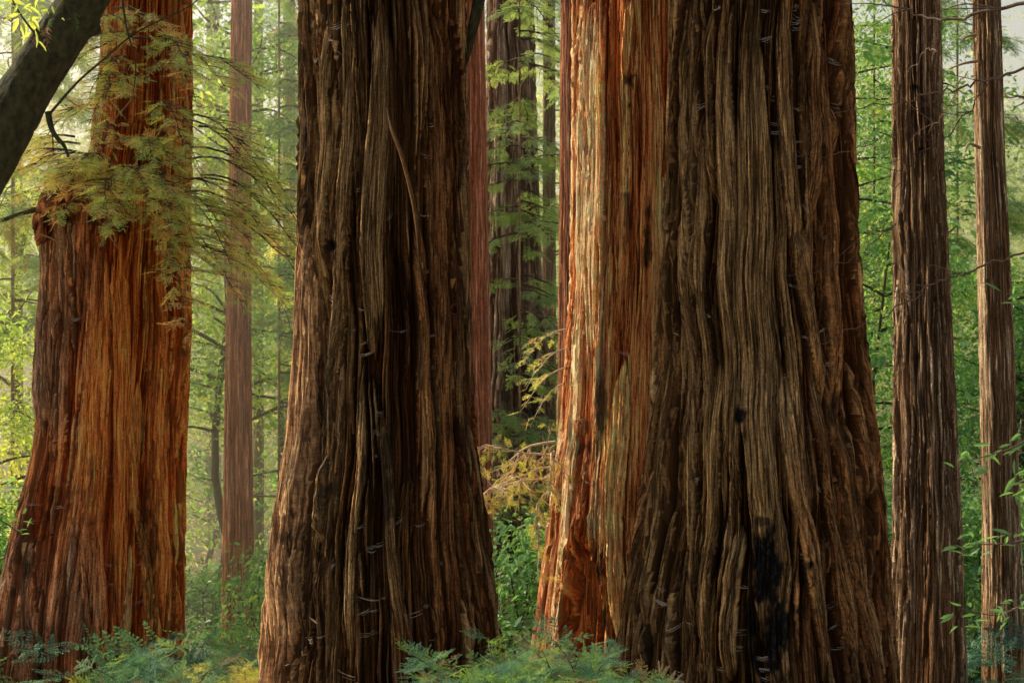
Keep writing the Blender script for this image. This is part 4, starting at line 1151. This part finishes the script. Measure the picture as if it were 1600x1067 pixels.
# understory shrubs
for label, px, Y, h, sp, n, mat, seed, lvr in [
        ('dark shrub in the middle gap behind the feathery shrubs', 800, 20, 2.4, 1.0, 150, M_broad, 601, (0.1, 0.6)),
        ('dark shrub between the burl-shouldered and slim rosy redwoods', 322, 29, 2.2, 1.3, 150, M_broad, 602, (0.1, 0.6)),
        ('green shrub right of the slim rosy redwood near its foot', 425, 24, 2.6, 1.0, 150, M_broad, 603, (0.15, 0.7)),
        ('green shrub at the foot of the left border trees', 0, 19, 3.0, 1.1, 150, M_broad, 604, (0.2, 0.9)),
        ('green shrub low between the two slim right-hand redwoods', 1515, 20, 3.0, 1.0, 170, M_broad, 605, (0.1, 0.8)),
        ('dark shrub low in the gap beside the broadest dark redwood', 1385, 20, 3.0, 1.0, 150, M_broad, 606, (0.1, 0.6)),
        ('green shrub low at the right border behind the slender sunlit redwood', 1630, 20, 3.0, 1.1, 150, M_broad, 607, (0.1, 0.8))]:
    broadleaf('shrub', label, 'shrub', bl(px, Y), h, sp, n, mat, seed, lvr=lvr, trunk_r=0.03, cscale=0.9, stems=3, low=0.1)


def far_woods():
    rg = np.random.default_rng(900)
    n = 10500
    y = rg.uniform(50, 105, n); x = rg.uniform(-0.62, 0.62, n) * y
    top = 9 + 15 * fbm(x * 0.10 + 7, y * 0.10, 1, 3)
    zz = ground_z(x, y) + top * rg.random(n) ** 0.8
    keep = (fbm(x * 0.25 + zz * 0.1, zz * 0.25 + y * 0.07, 2, 3) > 0.47) & (x > -0.47 * y)
    x, y, zz = x[keep], y[keep], zz[keep]; n = len(x)
    lv = np.clip(0.1 + 0.9 * fbm(x * 0.2, zz * 0.25 + y * 0.1, 4, 3) + rg.normal(0, 0.12, n), 0, 1)
    bag = Bag()
    inst(bag, CL_FAR, np.stack([x, y, zz], -1), rg.uniform(0, 6.28, n), rg.normal(0, 0.3, n), rg.normal(0, 0.3, n), rg.uniform(0.9, 1.9, n), lv, rg)
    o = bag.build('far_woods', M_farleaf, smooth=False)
    tag(o, 'hazy mass of sunlit far-off forest behind all the trunks', 'woods', kind='stuff')


far_woods()


def ground_cover():
    rg = np.random.default_rng(910)
    n = 2600
    y = rg.uniform(14, 48, n); x = rg.uniform(-0.45, 0.45, n) * y
    keep = fbm(x * 0.6 + 9, y * 0.6, 2, 2) > 0.42
    x, y = x[keep], y[keep]; n = len(x)
    bag = Bag()
    inst(bag, FRONDS_FAR, np.stack([x, y, ground_z(x, y) + rg.uniform(0.05, 0.5, n)], -1), rg.uniform(0, 6.28, n), rg.normal(0.2, 0.35, n), rg.normal(0, 0.4, n), rg.uniform(0.6, 1.5, n), np.clip(rg.normal(0.4, 0.15, n), 0.18, 1), rg)
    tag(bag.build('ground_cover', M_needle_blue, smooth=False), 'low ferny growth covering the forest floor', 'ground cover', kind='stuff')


ground_cover()

# unseen trees added beyond the left border to keep sun off two trunks
broadleaf('broadleaf_tree', 'unseen tall tree added outside the left border, its crown shading the dark shaggy redwood', 'tree', (-14.5, 17.7, 0), 18.0, 1.6, 420, M_broad, 431, cscale=1.3, trunk_r=0.15, low=0.74)
conifer('redwood_tree', 'unseen redwood added outside the left border to shade the burl-shouldered redwood', 'tree', wx_inv(-11.9, 19.2), 19.2, 75, 523, 9.0, 13.0, 6, 1.2, bark=M_slim, top=16)
def haze():
    m, nt = new_mat('morning_haze')
    v = nt.nodes.new('ShaderNodeVolumeScatter')
    v.inputs['Color'].default_value = (1.0, 0.97, 0.84, 1); v.inputs['Density'].default_value = 0.009; v.inputs['Anisotropy'].default_value = 0.4
    o = nt.nodes.new('ShaderNodeOutputMaterial'); nt.links.new(v.outputs[0], o.inputs['Volume'])
    x0, x1, y0, y1, z0, z1 = -60, 60, 33, 118, -9, 23
    m2, nt2 = new_mat('near_mist')
    v2 = nt2.nodes.new('ShaderNodeVolumeScatter')
    v2.inputs['Color'].default_value = (1.0, 0.97, 0.86, 1); v2.inputs['Density'].default_value = 0.010; v2.inputs['Anisotropy'].default_value = 0.45
    o2 = nt2.nodes.new('ShaderNodeOutputMaterial'); nt2.links.new(v2.outputs[0], o2.inputs['Volume'])
    V2 = [[-5.0 + a, b, c] for c in (-7, 12) for a, b in ((-4.0, 20.5), (1.9, 20.5), (-7.0, 32.5), (0.9, 32.5))]
    Q = [[0, 2, 3, 1], [4, 5, 7, 6], [0, 1, 5, 4], [2, 6, 7, 3], [0, 4, 6, 2], [1, 3, 7, 5]]
    tag(build('mist', V2, Q, m2, smooth=False), 'sunlit mist drifting around the slim rosy redwood', 'mist', kind='stuff')
    V = [[x, y, z] for z in (z0, z1) for y in (y0, y1) for x in (x0, x1)]
    Fq = [[0, 2, 3, 1], [4, 5, 7, 6], [0, 1, 5, 4], [2, 6, 7, 3], [0, 4, 6, 2], [1, 3, 7, 5]]
    tag(build('haze', V, Fq, m, smooth=False), 'pale sunlit haze hanging between the far trees', 'haze', kind='stuff')


haze()

# ================================================================== LIGHT, SKY, CAMERA
az = math.radians(SUN_AZ); el = math.radians(SUN_EL)
sd = np.array([-math.cos(az) * math.cos(el), math.sin(az) * math.cos(el), math.sin(el)])   # towards the sun
sl = bpy.data.lights.new('sun', 'SUN'); sl.energy = 5.0; sl.angle = math.radians(0.5); sl.color = (1.0, 0.90, 0.74)
so = bpy.data.objects.new('sun', sl); col.objects.link(so)
from mathutils import Vector
so.rotation_euler = Vector(sd).to_track_quat('Z', 'Y').to_euler()
so.location = (-20, 20, 30)

w = bpy.data.worlds.new('World'); bpy.context.scene.world = w; w.use_nodes = True
nt = w.node_tree
for n_ in list(nt.nodes): nt.nodes.remove(n_)
sky = nt.nodes.new('ShaderNodeTexSky'); sky.sky_type = 'NISHITA'; sky.sun_disc = False
sky.sun_elevation = el
sky.sun_rotation = math.atan2(sd[0], sd[1]) % (2 * math.pi)
sky.air_density = 1.4; sky.dust_density = 3.5; sky.ozone_density = 0.2
bg = nt.nodes.new('ShaderNodeBackground'); bg.inputs['Strength'].default_value = 0.15
wo = nt.nodes.new('ShaderNodeOutputWorld')
nt.links.new(sky.outputs[0], bg.inputs[0]); nt.links.new(bg.outputs[0], wo.inputs[0])

cam = bpy.data.cameras.new('camera'); cam.lens = 50; cam.sensor_width = 36; cam.clip_end = 2000
cam.dof.use_dof = True; cam.dof.focus_distance = 11.5; cam.dof.aperture_fstop = 5.0
co = bpy.data.objects.new('camera', cam); col.objects.link(co)
co.location = (0, 0, CZ); co.rotation_euler = (math.radians(90), 0, 0)
sc = bpy.context.scene
sc.camera = co
sc.view_settings.view_transform = 'Standard'; sc.view_settings.look = 'None'
sc.view_settings.use_white_balance = True; sc.view_settings.white_balance_temperature = 7050   # camera set for open shade
sc.view_settings.exposure = 0; sc.view_settings.gamma = 1
sc.cycles.use_denoising = True
sc.cycles.volume_bounces = 2; sc.cycles.max_bounces = 8; sc.cycles.transparent_max_bounces = 12
